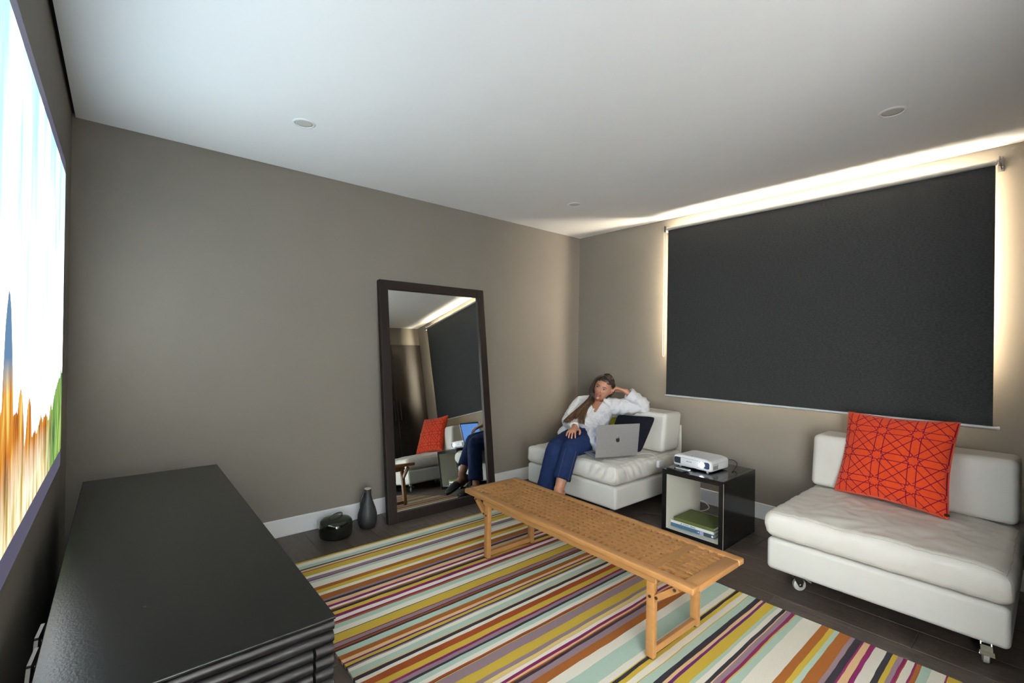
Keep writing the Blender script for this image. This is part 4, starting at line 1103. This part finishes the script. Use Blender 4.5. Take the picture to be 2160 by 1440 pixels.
def front(t, lat=0, off=0):
    c = lerp(PEL, NB, t)+V((0, 0, .01)); d = (cface-(NB-PEL).normalized()*cface.dot((NB-PEL).normalized())).normalized()
    rr_ = .128-.02*max(0, t-.55)/.4
    return c+d*(rr_+off)+sh*lat
pk = [front(.2+.36*k/10, .012, .005) for k in range(11)]
MB().tube(pk, [(.011, .0022)]*11, 8, side=sh).build('placket', m_shirt, pe, smooth=True, world=True)
for t in (.26, .38, .5):
    MB().ball(front(t, .012, .008), .0045, None, 10, 6).build('button', m_plastic, pe, smooth=True, world=True)
for a, b, tt, r_ in ((REL, RWR, .86, .042), (LEL, LWR, .82, .052)):
    ax = (b-a).normalized(); c = lerp(a, b, tt)
    cf = MB()
    cf.tube([c-ax*.022, c+ax*.014, c+ax*.017], [r_, r_*1.04, r_*.99], 18, cap='open')
    cf.tube([c-ax*.02, c+ax*.017], [r_*.95, r_*.96], 18, cap='open')
    cf.build('cuff', m_shirt, pe, smooth=True, world=True)
# hair: cap following the skull plus long lengths swept over her right shoulder
def haircap(p):
    q = headf(p); q = V((q.x*1.10, q.y*1.09, q.z*1.085)); q.y -= .004
    # part line
    q.z += .004*noise.noise(V((q.x*60, q.y*10, 2)))
    return q
hc = MB(); n, m_ = 40, 26; vs = []; keep = []
for i in range(m_+1):
    ph = PI*i/m_
    for j in range(n):
        t = 2*PI*j/n; pp_ = V((math.sin(ph)*math.cos(t), math.sin(ph)*math.sin(t), math.cos(ph)))
        q = haircap(pp_); vs.append(HD+HM @ q)
        y, z, x = q.y, q.z, q.x
        hair = (z > .062-.35*max(0, abs(x)-.02)) or (y < .030-.25*max(0, .02-z)*0+.45*max(0, z-.01)) and not (abs(x) > .05 and -.035 < z < .03 and y > -.022)
        if z < -.075: hair = hair and y < -.02
        keep.append(hair)
fs = []
for i in range(m_):
    for j in range(n):
        q = (i*n+j, (i+1)*n+j, (i+1)*n+(j+1) % n, i*n+(j+1) % n)
        if all(keep[k] for k in q): fs.append(q)
hair_o = hc.add(vs, fs).build('hair', m_hair, pe, smooth=True, world=True)
sol = hair_o.modifiers.new('t', 'SOLIDIFY'); sol.thickness = .006; sol.offset = -1
random.seed(11)
CAMP = V((.1998, -3.2636, 1.2654))
def drape(pts, lift):                            # let the lengths lie on the front of the shirt
    d = []
    for q in pts:
        v = (q-CAMP).normalized(); h = bvh.ray_cast(CAMP, v)
        full = (q-CAMP).length
        d.append(min(full, (h[0]-CAMP).length-.004-.012*lift) if h[0] is not None and (q-HD).length > .115 else full)
    for it in range(6):
        d = [d[0]]+[min(d[k], (d[k-1]+d[k]+d[k+1])/3) if k > 12 else d[k] for k in range(1, len(d)-1)]+[d[-1]]
    return [CAMP+(q-CAMP).normalized()*k for q, k in zip(pts, d)]
hs_ = MB(); hl_ = MB()
A0 = [hp_(-.02, .03, .118), hp_(-.066, .045, .075), hp_(-.086, .040, .01), hp_(-.092, .038, -.06), V((3.345, -0.618, 0.823)), V((3.300, -0.556, 0.736)), V((3.250, -0.529, 0.687)), V((3.190, -0.529, 0.651)), V((3.130, -0.536, 0.616))]
B0 = [hp_(-.02, -.03, .121), hp_(-.076, .01, .06), hp_(-.084, .0, -.02), hp_(-.07, .022, -.09), V((3.335, -0.670, 0.795)), V((3.300, -0.637, 0.745)), V((3.250, -0.654, 0.702)), V((3.190, -0.685, 0.663)), V((3.130, -0.733, 0.620))]
for k in range(460):
    t = random.random()**1.7; J = V((random.gauss(0, 1), random.gauss(0, 1), random.gauss(0, 1))); dt = random.gauss(0, .10); lift = random.random()
    pts = []
    for i, (a, b) in enumerate(zip(A0, B0)):
        tt = min(1.08, max(-.08, t+dt*(i/8)**1.5))
        q = lerp(a, b, tt)+J*(.0018+.004*(i/8)**1.3)+V((0, 0, .010*math.sin(t*9)*(i/8)**2))
        pts.append(q)
    if .13 < t < .8: pts = pts[:-2] if random.random() < .7 else pts[:-1]
    elif random.random() < .3: pts = pts[:-1]
    sp_ = drape(spline(pts, 4), lift)
    rad = [.0032*(1-.75*(q/(len(sp_)-1))**2)+.0006 for q in range(len(sp_))]
    cut = int(len(sp_)*random.uniform(.45, .75))
    hs_.tube(sp_[:cut+1], rad[:cut+1], 5, cap='flat'); (hl_ if random.random() < .65 else hs_).tube(sp_[cut:], rad[cut:], 5, cap='flat')
for k in range(90):
    t = random.random()
    a = [hp_(-.018, .052-.07*t, .113+.006*t), hp_(.036, .062-.075*t, .098+.008*t), hp_(.074, .028-.05*t, .055), hp_(.083, -.016-.03*t, .002), hp_(.072, -.038-.02*t, -.055), hp_(.055, -.05, -.1)]
    sp_ = spline([q+V((random.gauss(0, .002), random.gauss(0, .002), random.gauss(0, .002))) for q in a], 3)
    hs_.tube(sp_, [.0032*(1-.4*q/len(sp_)) for q in range(len(sp_))], 5, cap='flat')
hs_.build('hair_strands', m_hair, hair_o, smooth=True, world=True)
hl_.build('hair_lengths', m_hair2, hair_o, smooth=True, world=True)
hb_ = MB()
for k in range(90):
    t = random.random()
    a = [hp_(.02-.04*t, -.02-.03*t, .12), hp_(.07-.03*t, -.04-.03*t, .06), hp_(.078-.04*t, -.045-.03*t, -.02), hp_(.066-.05*t, -.04-.02*t, -.08), hp_(.05-.06*t, -.045-.02*t, -.125)]
    sp_ = spline([q+V((random.gauss(0, .003), random.gauss(0, .003), random.gauss(0, .003))) for q in a], 3)
    hb_.tube(sp_, [.003*(1-.5*q/len(sp_)) for q in range(len(sp_))], 5, cap='flat')
hb_.build('hair_back', m_hair, hair_o, smooth=True, world=True)
# black slip-on shoes
def shoe(an, D, lab):
    d, sd, dn = D; an = V(an)
    s_ = thing('slip_on_shoe', lab, 'shoe', tuple(an+d*.07+dn*.07))
    sole = MB()
    secs_ = [(-.055, .028), (-.03, .034), (.03, .033), (.09, .041), (.15, .045), (.19, .038), (.215, .018)]
    vs = []
    for t, w_ in secs_:
        for q, hgt in ((-1, 0), (1, 0), (1, 1), (-1, 1)):
            h_ = .046+.022*max(0, min(1, t/.2)) if False else .058+.010*min(1, max(0, t/.15))
            vs.append(an+d*t+sd*w_*q+dn*(h_+(.010 if hgt == 0 else 0)))
    fs = [(0, 1, 2, 3)]+[(i*4+j, i*4+(j+1) % 4, (i+1)*4+(j+1) % 4, (i+1)*4+j) for i in range(len(secs_)-1) for j in range(4)]+[tuple((len(secs_)-1)*4+j for j in (3, 2, 1, 0))]
    sole.add(vs, fs).build('sole', m_shoe, s_, world=True)
    upv_ = MB(); n_ = 14; rows = []
    for t, w_, h_ in ((.075, .047, .05), (.10, .0475, .05), (.13, .048, .044), (.16, .047, .036), (.19, .042, .028), (.21, .03, .02), (.222, .014, .01)):
        rows.append([an+d*t+dn*.062-dn*h_*math.sin(PI*k/n_)+sd*w_*math.cos(PI*k/n_) for k in range(n_+1)])
    vs = [p_ for r_ in rows for p_ in r_]
    fs = [(i*(n_+1)+j, i*(n_+1)+j+1, (i+1)*(n_+1)+j+1, (i+1)*(n_+1)+j) for i in range(len(rows)-1) for j in range(n_)]
    u_ = upv_.add(vs, fs).build('upper', m_shoe, s_, smooth=True, world=True)
    sm_ = u_.modifiers.new('t', 'SOLIDIFY'); sm_.thickness = .003
    hl = MB().beam(an-d*.03+dn*.066, an-d*.03+dn*.082, .045, .04, tuple(sd)); hl.build('heel', m_shoe, s_, world=True)
shoe(RAN, RD, 'black backless leather shoe on the foot resting on the floor')
shoe(LAN, LD, 'black backless leather shoe on the raised crossed foot')
